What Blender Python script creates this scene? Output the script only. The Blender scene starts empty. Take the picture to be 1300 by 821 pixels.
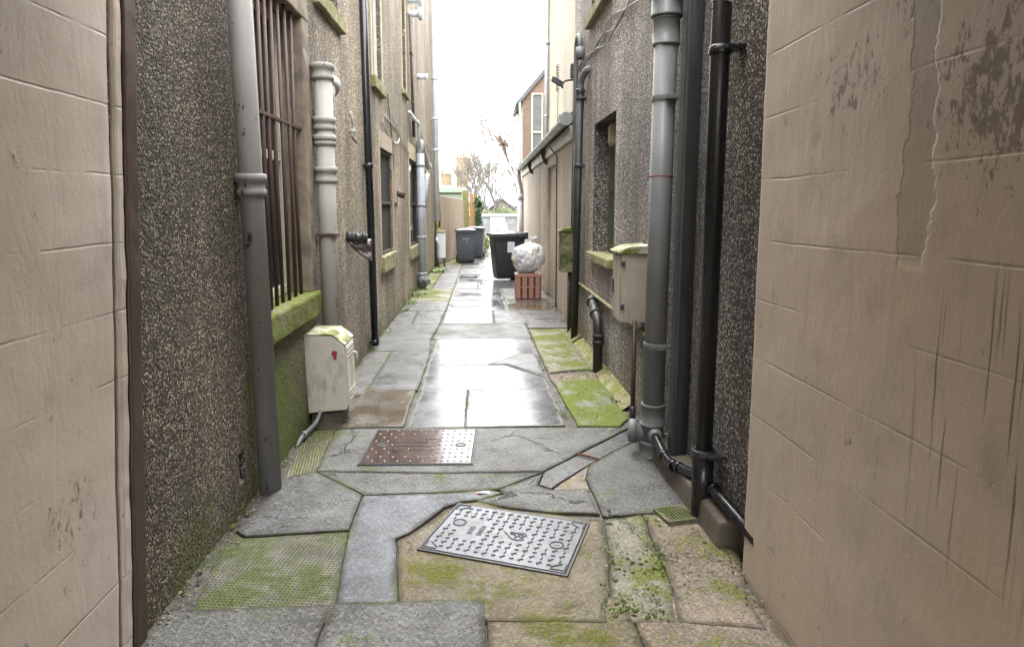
import bpy, bmesh, math, random
from mathutils import Vector, Matrix, noise
R = math.radians
random.seed(11)
S = bpy.context.scene
COL = S.collection
V = Vector

# ------------------------------------------------------------------ survey helpers
# The lane was surveyed from the photograph: eye 1.55 m above the flags, lane along +Y.
F, CX, CY, VX, VY, H = 820.0, 650.0, 365.5, 613.0, 262.0, 1.55
PIT = math.atan((CY - VY) / F)
YAW = math.atan((CX - VX) / F * math.cos(PIT))
ROT = Matrix.Rotation(-YAW, 3, 'Z') @ Matrix.Rotation(math.pi / 2 - PIT, 3, 'X')
EYE = V((0, 0, H))
LX = -1.25                      # face of the left house


def ray(px, py):
    return ROT @ V(((px - CX) / F, -(py - CY) / F, -1))


def gp(px, py, z=0.0):
    d = ray(px, py); return EYE + d * ((z - H) / d.z)


def xp(px, py, x):
    d = ray(px, py); return EYE + d * (x / d.x)


def yp(px, py, y):
    d = ray(px, py); return EYE + d * (y / d.y)


def rx(y, off=0.0):             # face of the right house, slightly out of parallel
    return 1.17 - 0.009 * (y - 3) - off


def rp(px, py, off=0.0):
    d = ray(px, py); return EYE + d * ((1.197 - off) / (d.x + 0.009 * d.y))


def lp(px, py, off=0.0):
    return xp(px, py, LX + off)


# ------------------------------------------------------------------ mesh builder
class MB:
    def __init__(s):
        s.bm = bmesh.new()

    def face(s, pts, m=0):
        vs = [s.bm.verts.new(p) for p in pts]
        f = s.bm.faces.new(vs); f.material_index = m
        return f

    def box(s, x0, y0, z0, x1, y1, z1, m=0, mat=None):
        c = [V((x, y, z)) for z in (z0, z1) for y in (y0, y1) for x in (x0, x1)]
        if mat is not None:
            c = [mat @ p for p in c]
        vs = [s.bm.verts.new(p) for p in c]
        for q in ((0, 2, 3, 1), (4, 5, 7, 6), (0, 1, 5, 4), (2, 6, 7, 3), (0, 4, 6, 2), (1, 3, 7, 5)):
            f = s.bm.faces.new([vs[i] for i in q]); f.material_index = m
        return s

    def prism(s, poly, vec, m=0):
        vec = V(vec)
        a = [s.bm.verts.new(p) for p in poly]
        b = [s.bm.verts.new(V(p) + vec) for p in poly]
        n = len(poly); fs = [s.bm.faces.new(a[::-1]), s.bm.faces.new(b)]
        for i in range(n):
            fs.append(s.bm.faces.new((a[i], a[(i + 1) % n], b[(i + 1) % n], b[i])))
        for f in fs: f.material_index = m
        return s

    def tube(s, pts, r, n=14, m=0, caps=True):
        pts = [V(p) for p in pts]
        k = len(pts)
        rs = r if isinstance(r, (list, tuple)) else [r] * k
        t0 = (pts[1] - pts[0]).normalized()
        up = V((0, 0, 1)) if abs(t0.z) < .9 else V((0, 1, 0))
        nx = t0.cross(up).normalized()
        rings = []
        for i in range(k):
            if i == 0: t = t0
            elif i == k - 1: t = (pts[i] - pts[i - 1]).normalized()
            else:
                t = ((pts[i + 1] - pts[i]).normalized() + (pts[i] - pts[i - 1]).normalized())
                t = t.normalized() if t.length > 1e-6 else t0
            nx = (nx - t * nx.dot(t)).normalized()
            ny = t.cross(nx)
            rings.append([s.bm.verts.new(pts[i] + (nx * math.cos(2 * math.pi * j / n) + ny * math.sin(2 * math.pi * j / n)) * rs[i]) for j in range(n)])
        for i in range(k - 1):
            for j in range(n):
                f = s.bm.faces.new((rings[i][j], rings[i][(j + 1) % n], rings[i + 1][(j + 1) % n], rings[i + 1][j]))
                f.material_index = m; f.smooth = True
        if caps:
            f = s.bm.faces.new(rings[0][::-1]); f.material_index = m
            f = s.bm.faces.new(rings[-1]); f.material_index = m
        return s

    def ring(s, c, ax, prof, n=20, m=0):
        """lathe: prof is a list of (offset along ax, radius)"""
        ax = V(ax).normalized(); c = V(c)
        u = ax.cross(V((0, 0, 1)) if abs(ax.z) < .9 else V((0, 1, 0))).normalized(); w = ax.cross(u)
        rings = []
        for h, r in prof:
            r = max(r, 1e-4)
            rings.append([s.bm.verts.new(c + ax * h + (u * math.cos(2 * math.pi * j / n) + w * math.sin(2 * math.pi * j / n)) * r) for j in range(n)])
        for (A, B), ((h0, r0), (h1, r1)) in zip(zip(rings, rings[1:]), zip(prof, prof[1:])):
            for j in range(n):
                f = s.bm.faces.new((A[j], A[(j + 1) % n], B[(j + 1) % n], B[j])); f.material_index = m
                f.smooth = abs(h1 - h0) > abs(r1 - r0) * .5
        return s

    def build(s, name, mats, parent=None, bevel=0.0, smooth=False, seg=2):
        me = bpy.data.meshes.new(name)
        bmesh.ops.recalc_face_normals(s.bm, faces=s.bm.faces[:])
        s.bm.to_mesh(me); s.bm.free()
        for m in (mats if isinstance(mats, (list, tuple)) else [mats]): me.materials.append(m)
        o = bpy.data.objects.new(name, me); COL.objects.link(o)
        if parent is not None:
            o.parent = parent
            base = Matrix.Identity(4)
            q = parent; loc = V((0, 0, 0))
            loc = V(parent.get('_base', (0, 0, 0)))
            o.matrix_parent_inverse = Matrix.Translation(-loc)
        if bevel:
            b = o.modifiers.new('bevel', 'BEVEL'); b.width = bevel; b.segments = seg
            b.limit_method = 'ANGLE'; b.angle_limit = R(40)
        if smooth:
            for p in me.polygons: p.use_smooth = True
        return o


def tag(o, label=None, cat=None, group=None, kind=None):
    for k, v in (('label', label), ('category', cat), ('group', group), ('kind', kind)):
        if v: o[k] = v
    return o


BASES = []
def thing(name, label, cat, loc, group=None):
    o = bpy.data.objects.new(name, None); COL.objects.link(o)
    o.empty_display_size = .1
    o.location = loc; o['_base'] = tuple(loc)
    BASES.append(o)
    return tag(o, label, cat, group)


def copy_tree(o, parent=None):
    c = o.copy(); COL.objects.link(c)
    if parent is not None: c.parent = parent
    else: BASES.append(c)
    for ch in [q for q in bpy.data.objects if q.parent == o]:
        copy_tree(ch, c)
    return c


def arc(c, a, b, r, t0, t1, n=8):
    """points on an arc in the plane spanned by a,b"""
    a, b, c = V(a), V(b), V(c)
    return [c + (a * math.cos(t0 + (t1 - t0) * i / n) + b * math.sin(t0 + (t1 - t0) * i / n)) * r for i in range(n + 1)]


def bend(pts, r=.05, n=5):
    """round the corners of a polyline"""
    pts = [V(p) for p in pts]; out = [pts[0]]
    for i in range(1, len(pts) - 1):
        a, b, c = pts[i - 1], pts[i], pts[i + 1]
        u = (a - b); w = (c - b)
        d = min(r, u.length * .45, w.length * .45)
        p0 = b + u.normalized() * d; p1 = b + w.normalized() * d
        for k in range(n + 1):
            t = k / n
            out.append(p0 * (1 - t) ** 2 + b * 2 * t * (1 - t) + p1 * t * t)
    out.append(pts[-1]); return out


def text_mesh(mb, txt, size, M, depth=.002, m=0):
    cu = bpy.data.curves.new('t', 'FONT'); cu.body = txt; cu.size = size; cu.extrude = depth
    cu.align_x = 'CENTER'; cu.align_y = 'CENTER'
    ob = bpy.data.objects.new('t', cu)
    me = bpy.data.meshes.new_from_object(ob)
    n0 = len(mb.bm.verts); nf = len(mb.bm.faces)
    mb.bm.from_mesh(me)
    mb.bm.verts.ensure_lookup_table(); mb.bm.faces.ensure_lookup_table()
    for v in mb.bm.verts[n0:]: v.co = M @ v.co
    for f in mb.bm.faces[nf:]: f.material_index = m
    bpy.data.meshes.remove(me); bpy.data.objects.remove(ob); bpy.data.curves.remove(cu)


# ------------------------------------------------------------------ materials
class NT:
    def __init__(s, name):
        s.m = bpy.data.materials.new(name); s.m.use_nodes = True
        s.t = s.m.node_tree; s.b = s.t.nodes['Principled BSDF']
        s._p = None

    def n(s, typ, **kw):
        nd = s.t.nodes.new(typ)
        for k, v in kw.items(): setattr(nd, k, v)
        return nd

    def set(s, sock, val):
        if isinstance(val, bpy.types.NodeSocket): s.t.links.new(val, sock)
        elif isinstance(val, (tuple, list)) and sock.type == 'RGBA' and len(val) == 3: sock.default_value = (*val, 1)
        else: sock.default_value = val

    def pos(s):
        if s._p is None: s._p = s.n('ShaderNodeNewGeometry').outputs['Position']
        return s._p

    def obj(s):
        return s.n('ShaderNodeTexCoord').outputs['Object']

    def mp(s, vec, scale=(1, 1, 1), loc=(0, 0, 0), rot=(0, 0, 0)):
        nd = s.n('ShaderNodeMapping'); s.set(nd.inputs[0], vec)
        nd.inputs['Scale'].default_value = scale; nd.inputs['Location'].default_value = loc
        nd.inputs['Rotation'].default_value = rot
        return nd.outputs[0]

    def noise(s, scale, detail=4, rough=.55, vec=None, out='Fac', dist=0):
        nd = s.n('ShaderNodeTexNoise'); s.set(nd.inputs['Vector'], s.pos() if vec is None else vec)
        nd.inputs['Scale'].default_value = scale; nd.inputs['Detail'].default_value = detail
        nd.inputs['Roughness'].default_value = rough; nd.inputs['Distortion'].default_value = dist
        return nd.outputs[out]

    def vor(s, scale, feature='F1', vec=None, rand=1.0):
        nd = s.n('ShaderNodeTexVoronoi', feature=feature); s.set(nd.inputs['Vector'], s.pos() if vec is None else vec)
        nd.inputs['Scale'].default_value = scale; nd.inputs['Randomness'].default_value = rand
        return nd

    def ramp(s, fac, stops, interp='LINEAR'):
        nd = s.n('ShaderNodeValToRGB'); s.set(nd.inputs[0], fac); r = nd.color_ramp; r.interpolation = interp
        while len(r.elements) < len(stops): r.elements.new(.5)
        for e, (p, c) in zip(r.elements, stops):
            e.position = p; e.color = (*c, 1) if isinstance(c, (tuple, list)) else (c, c, c, 1)
        return nd.outputs[0]

    def math(s, op, a, b=0.0, c=0.0, clamp=False):
        nd = s.n('ShaderNodeMath', operation=op, use_clamp=clamp)
        s.set(nd.inputs[0], a); s.set(nd.inputs[1], b); s.set(nd.inputs[2], c)
        return nd.outputs[0]

    def mr(s, v, a, b, c=0.0, d=1.0, smooth=True):
        nd = s.n('ShaderNodeMapRange', interpolation_type='SMOOTHSTEP' if smooth else 'LINEAR')
        s.set(nd.inputs[0], v)
        for i, x in enumerate((a, b, c, d)): nd.inputs[i + 1].default_value = x
        return nd.outputs[0]

    def mix(s, fac, a, b, blend='MIX'):
        nd = s.n('ShaderNodeMix', data_type='RGBA', blend_type=blend)
        s.set(nd.inputs['Factor'], fac); s.set(nd.inputs[6], a); s.set(nd.inputs[7], b)
        return nd.outputs[2]

    def xyz(s, vec=None):
        nd = s.n('ShaderNodeSeparateXYZ'); s.set(nd.inputs[0], s.pos() if vec is None else vec)
        return nd.outputs

    def bump(s, h, strength=.5, dist=.01, normal=None):
        nd = s.n('ShaderNodeBump'); s.set(nd.inputs['Height'], h)
        nd.inputs['Strength'].default_value = strength; nd.inputs['Distance'].default_value = dist
        if normal is not None: s.set(nd.inputs['Normal'], normal)
        return nd.outputs[0]

    def out(s, col, rough=.7, normal=None, metal=0.0, spec=.5, **kw):
        s.set(s.b.inputs['Base Color'], col); s.set(s.b.inputs['Roughness'], rough)
        s.set(s.b.inputs['Metallic'], metal); s.set(s.b.inputs['Specular IOR Level'], spec)
        if normal is not None: s.set(s.b.inputs['Normal'], normal)
        for k, v in kw.items(): s.set(s.b.inputs[k], v)
        return s.m


def roughcast(name, cols, cement, scale=85, tone=(.6, 1.2), moss=None, tint=None, spec=.35, band=None, green=None):
    t = NT(name)
    v = t.vor(scale)
    rnd = t.xyz(v.outputs['Color'])[0]
    col = t.ramp(rnd, [(i / (len(cols) - .999), c) for i, c in enumerate(cols)], 'CONSTANT')
    d = v.outputs['Distance']
    col = t.mix(t.mr(d, .42, .66), col, cement)
    bald = t.mr(t.noise(3.4, 7, .72, t.mp(t.pos(), (1, 1, .8), (5, 2, 8))), .56, .66, 0, .7)
    bald2 = t.mr(t.noise(42, 3, .6), .56, .64, 0, .75)
    bald = t.math('MAXIMUM', bald, bald2)
    col = t.mix(bald, col, tuple(c * 1.25 for c in cement))
    # weathering: vertical washes, and broad blotches
    st = t.noise(2.0, 5, .6, t.mp(t.pos(), (1.1, 1.1, .2)))
    big = t.noise(.9, 3, .5)
    f = t.math('MULTIPLY', t.mr(st, .3, .7, tone[0], tone[1]), t.mr(big, .3, .7, .82, 1.12))
    if band:      # soot plus shade painted in near the passage; colour brightened farther down the lane
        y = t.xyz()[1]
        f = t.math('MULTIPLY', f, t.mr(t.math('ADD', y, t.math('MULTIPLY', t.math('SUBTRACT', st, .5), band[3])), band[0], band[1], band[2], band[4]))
    col = t.mix(1.0, col, f, 'MULTIPLY')
    if tint:
        col = t.mix(t.mr(t.noise(1.3, 4, .6, t.mp(t.pos(), (1, 1, .4), (7, 3, 1))), .45, .7, 0, .6), col, tint, 'MULTIPLY')
    if moss:
        z = t.xyz()[2]; y = t.xyz()[1]
        mn = t.noise(3.2, 6, .65)
        a = t.math('SUBTRACT', t.math('MULTIPLY', mn, moss[1]), t.math('MULTIPLY', z, moss[2]))
        mk = t.mr(a, moss[3], moss[3] + .3, 0, moss[4])
        fine = t.noise(70, 2)
        mc = t.ramp(fine, [(.3, (.02, .03, .008)), (.55, moss[0]), (.75, tuple(min(1, c * 1.9) for c in moss[0]))])
        col = t.mix(mk, col, mc)
    if green:     # algae on the stretch of wall around the barred window, thickest low down
        o = t.xyz(); gn = t.noise(4.5, 7, .7, t.mp(t.pos(), (1, 1, .6), (2, 2, 9)))
        k = t.math('MULTIPLY', t.mr(o[1], green[0], green[0] + .35), t.mr(o[1], green[1] - .5, green[1], 1, 0))
        k = t.math('MULTIPLY', k, t.mr(o[2], .5, 1.1, 1.0, .5))
        k = t.mr(t.math('ADD', gn, t.math('MULTIPLY', k, .30)), .64, .88, 0, .85)
        k = t.math('MULTIPLY', k, t.mr(o[1], green[0] - .1, green[0] + .3))
        gc = t.ramp(t.noise(75, 3), [(.3, (.02, .028, .008)), (.52, (.085, .115, .02)), (.74, (.19, .23, .06))])
        col = t.mix(k, col, gc)
    h = t.math('MULTIPLY', t.math('SUBTRACT', 1.0, d), t.math('SUBTRACT', 1.0, bald))
    nb = t.bump(t.noise(9, 3), .35, .02)
    nrm = t.bump(h, .8, .0045, nb)
    return t.out(col, t.mr(rnd, 0, 1, .55, .9), nrm, spec=spec)


def plain(name, col, rough=.6, var=.15, bump=.15, scale=20, metal=0.0, spec=.5, dirt=None, dirt_amt=.5, dscale=5, streak=True, **kw):
    t = NT(name)
    nz = t.noise(scale, 5, .6)
    c2 = tuple(min(1, c * (1 + var)) for c in col); c1 = tuple(c * (1 - var) for c in col)
    c = t.ramp(nz, [(.25, c1), (.75, c2)])
    if dirt:
        dn = t.noise(dscale, 7, .7, t.mp(t.pos(), (1, 1, .35 if streak else 1)))
        c = t.mix(t.mr(dn, .5, .68, 0, dirt_amt), c, dirt)
    return t.out(c, t.mr(nz, .2, .8, max(.03, rough - .12), min(1, rough + .12)), t.bump(t.noise(scale * 2.5, 4), bump, .004), metal, spec, **kw)


def pale_plaster(name, base, lines, face, spots, grime=(.10, .075, .05), peel=None):
    """painted block passage wall: horizontal joints, smudges, scraped spots and dribbles.  spots: (y, z, ry, rz, threshold)"""
    t = NT(name)
    P = t.pos(); o = t.xyz(); y, z = o[1], o[2]
    warp = t.noise(2.0, 4, .6)
    wob = t.math('MULTIPLY', t.math('SUBTRACT', warp, .5), .022)
    brk = t.noise(1.7, 5, .7, t.mp(P, (1, 1, 1), (3, 5, 9)))
    height = None
    groove = None
    for (z0, sl) in lines:
        d = t.math('ABSOLUTE', t.math('SUBTRACT', t.math('ADD', z, t.math('ADD', wob, t.math('MULTIPLY', y, sl))), z0))
        g = t.mr(d, .001, .006, 1, 0)
        groove = g if groove is None else t.math('MAXIMUM', groove, g)
    vb = t.vor(3.1, 'DISTANCE_TO_EDGE', t.mp(P, (1, .8, 1.1)))
    groove = t.math('MULTIPLY', groove, t.mr(brk, .44, .58, .04, .9))
    crack = t.math('MULTIPLY', t.mr(vb.outputs['Distance'], 0, .008, 1, 0), t.mr(t.noise(1.1, 3, .5, t.mp(P, (1, 1, 1), (1, 8, 2))), .63, .70))
    cl = t.noise(1.4, 5, .6)
    col = t.ramp(cl, [(.25, tuple(c * .82 for c in base)), (.5, base), (.78, tuple(min(1, c * 1.12) for c in base))])
    vert = t.noise(9, 6, .7, t.mp(P, (1, 1, .12)))
    col = t.mix(t.mr(vert, .5, .75, 0, .22), col, tuple(c * .66 for c in base))
    warm = t.noise(.9, 3, .5, t.mp(P, (1, 1, 1), (9, 9, 2)))
    col = t.mix(t.mr(warm, .45, .7, 0, .5), col, tuple(c * k for c, k in zip(base, (.98, .9, .76))))
    # scattered knocks
    sp = t.noise(16, 7, .75, t.mp(P, (1, 1, .7)))
    col = t.mix(t.mr(sp, .635, .69, 0, .7), col, grime)
    sm = t.noise(4.5, 7, .7, t.mp(P, (1, 1, .8), (4, 4, 4)))
    col = t.mix(t.mr(sm, .52, .75, 0, .45), col, tuple(c * .5 for c in base))
    msk = None
    for (ys, zs, ry, rz, th) in spots:
        a = t.math('POWER', t.math('DIVIDE', t.math('SUBTRACT', y, ys), ry), 2)
        b = t.math('POWER', t.math('DIVIDE', t.math('SUBTRACT', z, zs), rz), 2)
        e = t.math('SUBTRACT', 1.0, t.math('ADD', a, b), clamp=True)
        sn = t.noise(44, 6, .72, t.mp(P, (1, 1, .55)))
        q = t.mr(t.math('ADD', sn, t.math('MULTIPLY', e, .2)), th - .03, th + .05, 0, 1)
        q = t.math('MULTIPLY', q, t.mr(e, 0, .15))
        msk = q if msk is None else t.math('MAXIMUM', msk, q)
    if msk is not None: col = t.mix(t.math('MULTIPLY', msk, .75), col, grime)
    if peel:      # dribbles and the bare strip where the paint has come away
        (y0, y1, z0), (dy0, dy1, dz0, dz1) = peel
        e1 = t.math('ADD', y, t.math('MULTIPLY', t.math('SUBTRACT', t.noise(5, 5, .6), .5), .16))
        band = t.math('MULTIPLY', t.mr(e1, y0 - .006, y0 + .006), t.mr(e1, y1 - .006, y1 + .006, 1, 0))
        band = t.math('MULTIPLY', band, t.mr(z, z0 - .02, z0 + .02))
        col = t.mix(t.math('MULTIPLY', band, .45), col, tuple(c * .5 for c in base))
        dr = t.noise(62, 3, .5, t.mp(P, (0, 1, .02)))
        dm = t.math('MULTIPLY', t.mr(y, dy0, dy0 + .12), t.mr(y, dy1 - .1, dy1, 1, 0))
        dm = t.math('MULTIPLY', dm, t.math('MULTIPLY', t.mr(z, dz0, dz0 + .35), t.mr(z, dz1 - .25, dz1, 1, 0)))
        col = t.mix(t.math('MULTIPLY', t.mr(dr, .575, .64, 0, .75), dm), col, tuple(c * .6 for c in grime))
        height = t.math('MULTIPLY', band, -1.0)
    col = t.mix(t.math('MULTIPLY', groove, .17), col, grime)
    tw = t.noise(6, 6, .6, t.mp(P, (1, 1.5, .5)), dist=.6)
    hh = t.math('ADD', t.math('MULTIPLY', groove, -.30), t.math('MULTIPLY', tw, .55))
    if height is not None: hh = t.math('ADD', hh, t.math('MULTIPLY', height, .5))
    n1 = t.bump(hh, .75, .008)
    n2 = t.bump(t.noise(70, 6, .7), .35, .003, n1)
    return t.out(col, t.mr(cl, .2, .8, .38, .6), n2, spec=.4)


def paving(name, base, wet=(.1, .45), moss=0.0, ridge=None, grit=.5, mossc=(.10, .15, .02), brown=0.0, patch=2.2, wave=.003, spec=.5):
    t = NT(name)
    P = t.pos()
    a = t.noise(1.8, 5, .6); f = t.noise(52, 5, .65); g = t.noise(105, 3, .6)
    rnd = t.noise(.8, 2, .4, t.mp(P, (1, 1, 1), (5, 1, 0)))
    col = t.ramp(a, [(.25, tuple(c * .6 for c in base)), (.5, base), (.75, tuple(c * 1.35 for c in base))])
    blot = t.noise(5.5, 7, .7, t.mp(P, (1, 1, 1), (1, 4, 6)))
    col = t.mix(1.0, col, t.mr(blot, .3, .7, .55, 1.35), 'MULTIPLY')
    col = t.mix(t.mr(f, .45, .72, 0, min(1, grit * .7)), col, tuple(min(1, c * 2.4) for c in base))
    col = t.mix(t.mr(g, .54, .64, 0, min(1, grit)), col, tuple(c * .25 for c in base))
    wp = t.n('ShaderNodeVectorMath', operation='ADD'); t.set(wp.inputs[0], P); t.set(wp.inputs[1], t.mp(t.noise(5, 6, .7, out='Color'), (.22, .22, .22)))
    ck = t.vor(1.15, 'DISTANCE_TO_EDGE', wp.outputs[0])
    crack = t.math('MULTIPLY', t.mr(ck.outputs['Distance'], 0, .006, 1, 0), t.mr(t.noise(1.3, 2, .5, t.mp(P, (1, 1, 1), (3, 9, 1))), .52, .58))
    col = t.mix(t.math('MULTIPLY', crack, .85), col, tuple(c * .16 for c in base))
    at = t.n('ShaderNodeAttribute', attribute_name='edge').outputs['Fac']      # silt and moss gather along the joints
    ed = t.mr(t.math('ADD', at, t.math('MULTIPLY', t.math('SUBTRACT', t.noise(14, 6, .7), .5), 1.6)), .35, 1.05)
    ec = t.mix(t.mr(t.noise(3.5, 4, .6, t.mp(P, (1, 1, 1), (6, 6, 1))), .45, .62), (.035, .031, .025), (.06, .07, .02))
    col = t.mix(t.math('MULTIPLY', ed, .75), col, ec)
    w = t.noise(patch, 4, .55, t.mp(P, (1, 1, 1), (2, 7, 0)))
    rough = t.math('ADD', t.mr(w, .36, .64, wet[0], wet[1]), t.math('MULTIPLY', ed, .3), clamp=True)
    if brown:
        col = t.mix(t.mr(t.noise(1.5, 4, .6, t.mp(P, (1, 1, 1), (8, 2, 0))), .38, .6, 0, brown), col, (.055, .036, .018))
    h = t.math('ADD', t.math('SUBTRACT', t.math('MULTIPLY', f, .7), crack), t.math('SUBTRACT', t.math('MULTIPLY', blot, .6), t.math('MULTIPLY', g, .5)))
    if moss:
        mn = t.math('ADD', t.math('MULTIPLY', t.noise(2.6, 6, .68), .8), t.math('MULTIPLY', t.noise(30, 4, .7), .25))
        lo = .62 - .34 * moss
        mk = t.mr(mn, lo, lo + .14)
        mc = t.ramp(t.noise(60, 5, .65), [(.28, tuple(c * .45 for c in mossc)), (.5, mossc), (.72, (mossc[0] * 1.8, mossc[1] * 1.6, mossc[2] * 1.5))])
        col = t.mix(mk, col, mc)
        rough = t.math('MAXIMUM', rough, t.math('MULTIPLY', mk, .9))
        h = t.math('ADD', h, t.math('MULTIPLY', mk, t.mr(t.noise(90, 3), .2, .8, .4, 1.6)))
    nrm = t.bump(t.noise(3.2, 3, .5), .5, wave)
    if ridge:
        ang, sp, cross = ridge
        r = t.xyz(t.mp(P, (1, 1, 1), rot=(0, 0, ang)))
        wv = t.math('SINE', t.math('MULTIPLY', t.math('ADD', r[1], t.math('MULTIPLY', t.noise(8, 2), .006)), 2 * math.pi / sp))
        if cross: wv = t.math('MAXIMUM', wv, t.math('SINE', t.math('MULTIPLY', r[0], 2 * math.pi / sp)))
        nrm = t.bump(t.math('MULTIPLY', wv, t.mr(a, .2, .6, .5, 1)), .8, .004, nrm)
        col = t.mix(t.mr(wv, -1, -.2, .5, 0), col, tuple(c * .35 for c in base))
    nrm = t.bump(h, min(1.0, grit * .85), .006 * grit + .001, nrm)
    return t.out(col, rough, nrm, spec=spec)


def pipe_paint(name, col, rough=.45, chip=(.02, .016, .013), chips=.3, spec=.5, fade=None, grain=.2):
    t = NT(name)
    st = t.noise(18, 6, .65, t.mp(t.pos(), (1, 1, .06)))
    b = t.noise(3, 5, .6)
    c = t.ramp(b, [(.3, tuple(x * .82 for x in col)), (.7, tuple(min(1, x * 1.15) for x in col))])
    if fade: c = t.mix(t.mr(st, .45, .7, 0, grain * 2), c, fade)
    if chips:
        cn = t.noise(24, 7, .7, t.mp(t.pos(), (1, 1, .5)))
        th = .72 - chips * .12
        c = t.mix(t.mr(cn, th, th + .03), c, chip)
        c = t.mix(t.mr(t.noise(4, 6, .7, t.mp(t.pos(), (1, 1, .2))), .5, .72, 0, .45), c, tuple(x * .5 for x in col))
    return t.out(c, t.mr(st, .3, .7, rough - .12, rough + .15), t.bump(t.noise(60, 4), .12, .002), spec=spec)


def mossy(name, stone, mossc=(.13, .17, .025), lo=.45):
    t = NT(name)
    c = t.ramp(t.noise(22, 5, .6), [(.3, tuple(x * .6 for x in stone)), (.7, tuple(x * 1.3 for x in stone))])
    mk = t.mr(t.noise(6, 6, .65), lo - .12, lo + .12)
    mc = t.ramp(t.noise(70, 5, .6), [(.3, tuple(x * .4 for x in mossc)), (.55, mossc), (.75, tuple(x * 1.7 for x in mossc))])
    return t.out(t.mix(mk, c, mc), .92, t.bump(t.noise(55, 5, .65), .7, .008), spec=.25)


M = {}
pebL = [(.075, .065, .052), (.15, .13, .105), (.28, .245, .20), (.46, .42, .35), (.10, .085, .068), (.64, .60, .53), (.085, .072, .06), (.36, .31, .25), (.55, .49, .39)]
pebL = [(r * 1.03, g * .98, b * .88) for r, g, b in pebL]
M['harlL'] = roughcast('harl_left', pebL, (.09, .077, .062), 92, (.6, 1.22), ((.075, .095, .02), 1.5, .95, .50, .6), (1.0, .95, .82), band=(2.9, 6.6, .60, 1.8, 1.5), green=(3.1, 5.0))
pebR = [(.075, .067, .06), (.15, .133, .118), (.28, .25, .225), (.46, .42, .385), (.09, .08, .07), (.64, .605, .565), (.085, .075, .067), (.36, .32, .285), (.56, .51, .46)]
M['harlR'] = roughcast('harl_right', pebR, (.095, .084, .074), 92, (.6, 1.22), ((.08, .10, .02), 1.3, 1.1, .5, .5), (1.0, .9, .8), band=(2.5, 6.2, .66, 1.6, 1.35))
pebF = [(.30, .245, .185), (.50, .43, .345), (.60, .53, .435), (.38, .32, .25), (.70, .63, .53), (.24, .195, .15)]
M['harlF'] = roughcast('harl_annexe', pebF, (.40, .335, .265), 75, (.78, 1.1), ((.16, .10, .07), 1.2, 1.2, .45, .5), (1.0, .92, .8))
pebC = [(.17, .14, .092), (.25, .21, .14), (.21, .178, .115), (.30, .255, .18)]
M['harlC'] = roughcast('harl_cream', pebC, (.17, .14, .095), 60, (.85, 1.08))
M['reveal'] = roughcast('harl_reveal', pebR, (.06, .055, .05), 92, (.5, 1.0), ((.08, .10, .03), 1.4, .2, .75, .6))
lnL = [(.515 + .2275 * k, 0.0) for k in range(-2, 9)]
lnR = [(.26 + .236 * k, 0.01) for k in range(-1, 9)]
M['paleL'] = pale_plaster('paint_left', (.47, .405, .355), lnL, 1, [(1.9, .62, .22, .2, .74), (1.7, 2.0, .2, .25, .78)])
M['paleR'] = pale_plaster('paint_right', (.46, .378, .308), lnR, -1, [(1.35, 1.80, .28, .26, .66), (1.95, 1.93, .3, .2, .72), (1.6, 2.12, .4, .2, .74)], peel=((1.555, 1.665, 1.40), (1.0, 1.6, .6, 1.5)))
M['jamb'] = plain('brown_paint', (.052, .032, .022), .5, .3, .3, 12, dirt=(.02, .013, .01))
M['ceil'] = plain('pend_ceiling', (.45, .4, .34), .8)
M['slate'] = plain('roof_slate', (.09, .095, .105), .6, .4, .4, 9)
M['slate_far'] = plain('roof_slate_pale', (.13, .15, .18), .6, .25, .2, 4)
M['iron'] = pipe_paint('painted_iron', (.19, .183, .176), .62, (.035, .022, .015), .85, fade=(.165, .15, .13))
M['iron2'] = pipe_paint('painted_iron_pale', (.265, .26, .24), .62, (.06, .035, .02), .85, fade=(.24, .22, .18))
M['pvc'] = pipe_paint('grey_plastic', (.135, .14, .14), .5, chips=0, fade=(.12, .12, .118), grain=.25)
M['pvcd'] = pipe_paint('grey_plastic_pale', (.33, .35, .38), .4, chips=.1, fade=(.25, .26, .27))
M['white'] = pipe_paint('white_plastic', (.62, .66, .70), .4, chips=0, fade=(.5, .53, .55))
M['blk'] = pipe_paint('black_plastic', (.012, .0125, .015), .24, chips=0, fade=(.03, .03, .033))
M['blkold'] = pipe_paint('black_paint_worn', (.032, .034, .038), .36, (.012, .01, .01), .25, fade=(.07, .072, .076), grain=.3)
M['blkg'] = pipe_paint('black_paint_green', (.02, .02, .018), .5, (.04, .05, .015), .5)
M['brownpipe'] = pipe_paint('brown_paint_pipe', (.06, .04, .03), .5, chips=.2)
M['teal'] = pipe_paint('green_grey_paint', (.17, .22, .21), .5, chips=.2)
M['rust'] = plain('rusty_bars', (.055, .032, .024), .65, .4, .5, 40, dirt=(.10, .05, .02), dirt_amt=.5)
M['sand'] = plain('sandstone', (.19, .155, .115), .85, .35, .5, 9, dirt=(.05, .04, .03), dirt_amt=.75, dscale=3)
M['sandp'] = plain('sandstone_pale', (.34, .29, .215), .85, .2, .4, 9, dirt=(.16, .13, .08), dirt_amt=.6)
M['sillm'] = mossy('mossy_sill', (.18, .155, .11), (.125, .145, .035), .40)
M['sillp'] = mossy('mossy_sill_pale', (.30, .27, .18), (.19, .185, .075), .50)
M['margin'] = plain('painted_margin', (.42, .37, .26), .8, .15, .3, 10, dirt=(.24, .2, .13))
M['brickm'] = plain('brick_margin', (.36, .17, .085), .85, .3, .5, 14, dirt=(.3, .25, .18), dirt_amt=.5)
M['boxw'] = plain('cream_plastic', (.52, .50, .43), .5, .1, .1, 14, dirt=(.16, .14, .10), dirt_amt=.55, dscale=7)
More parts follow.
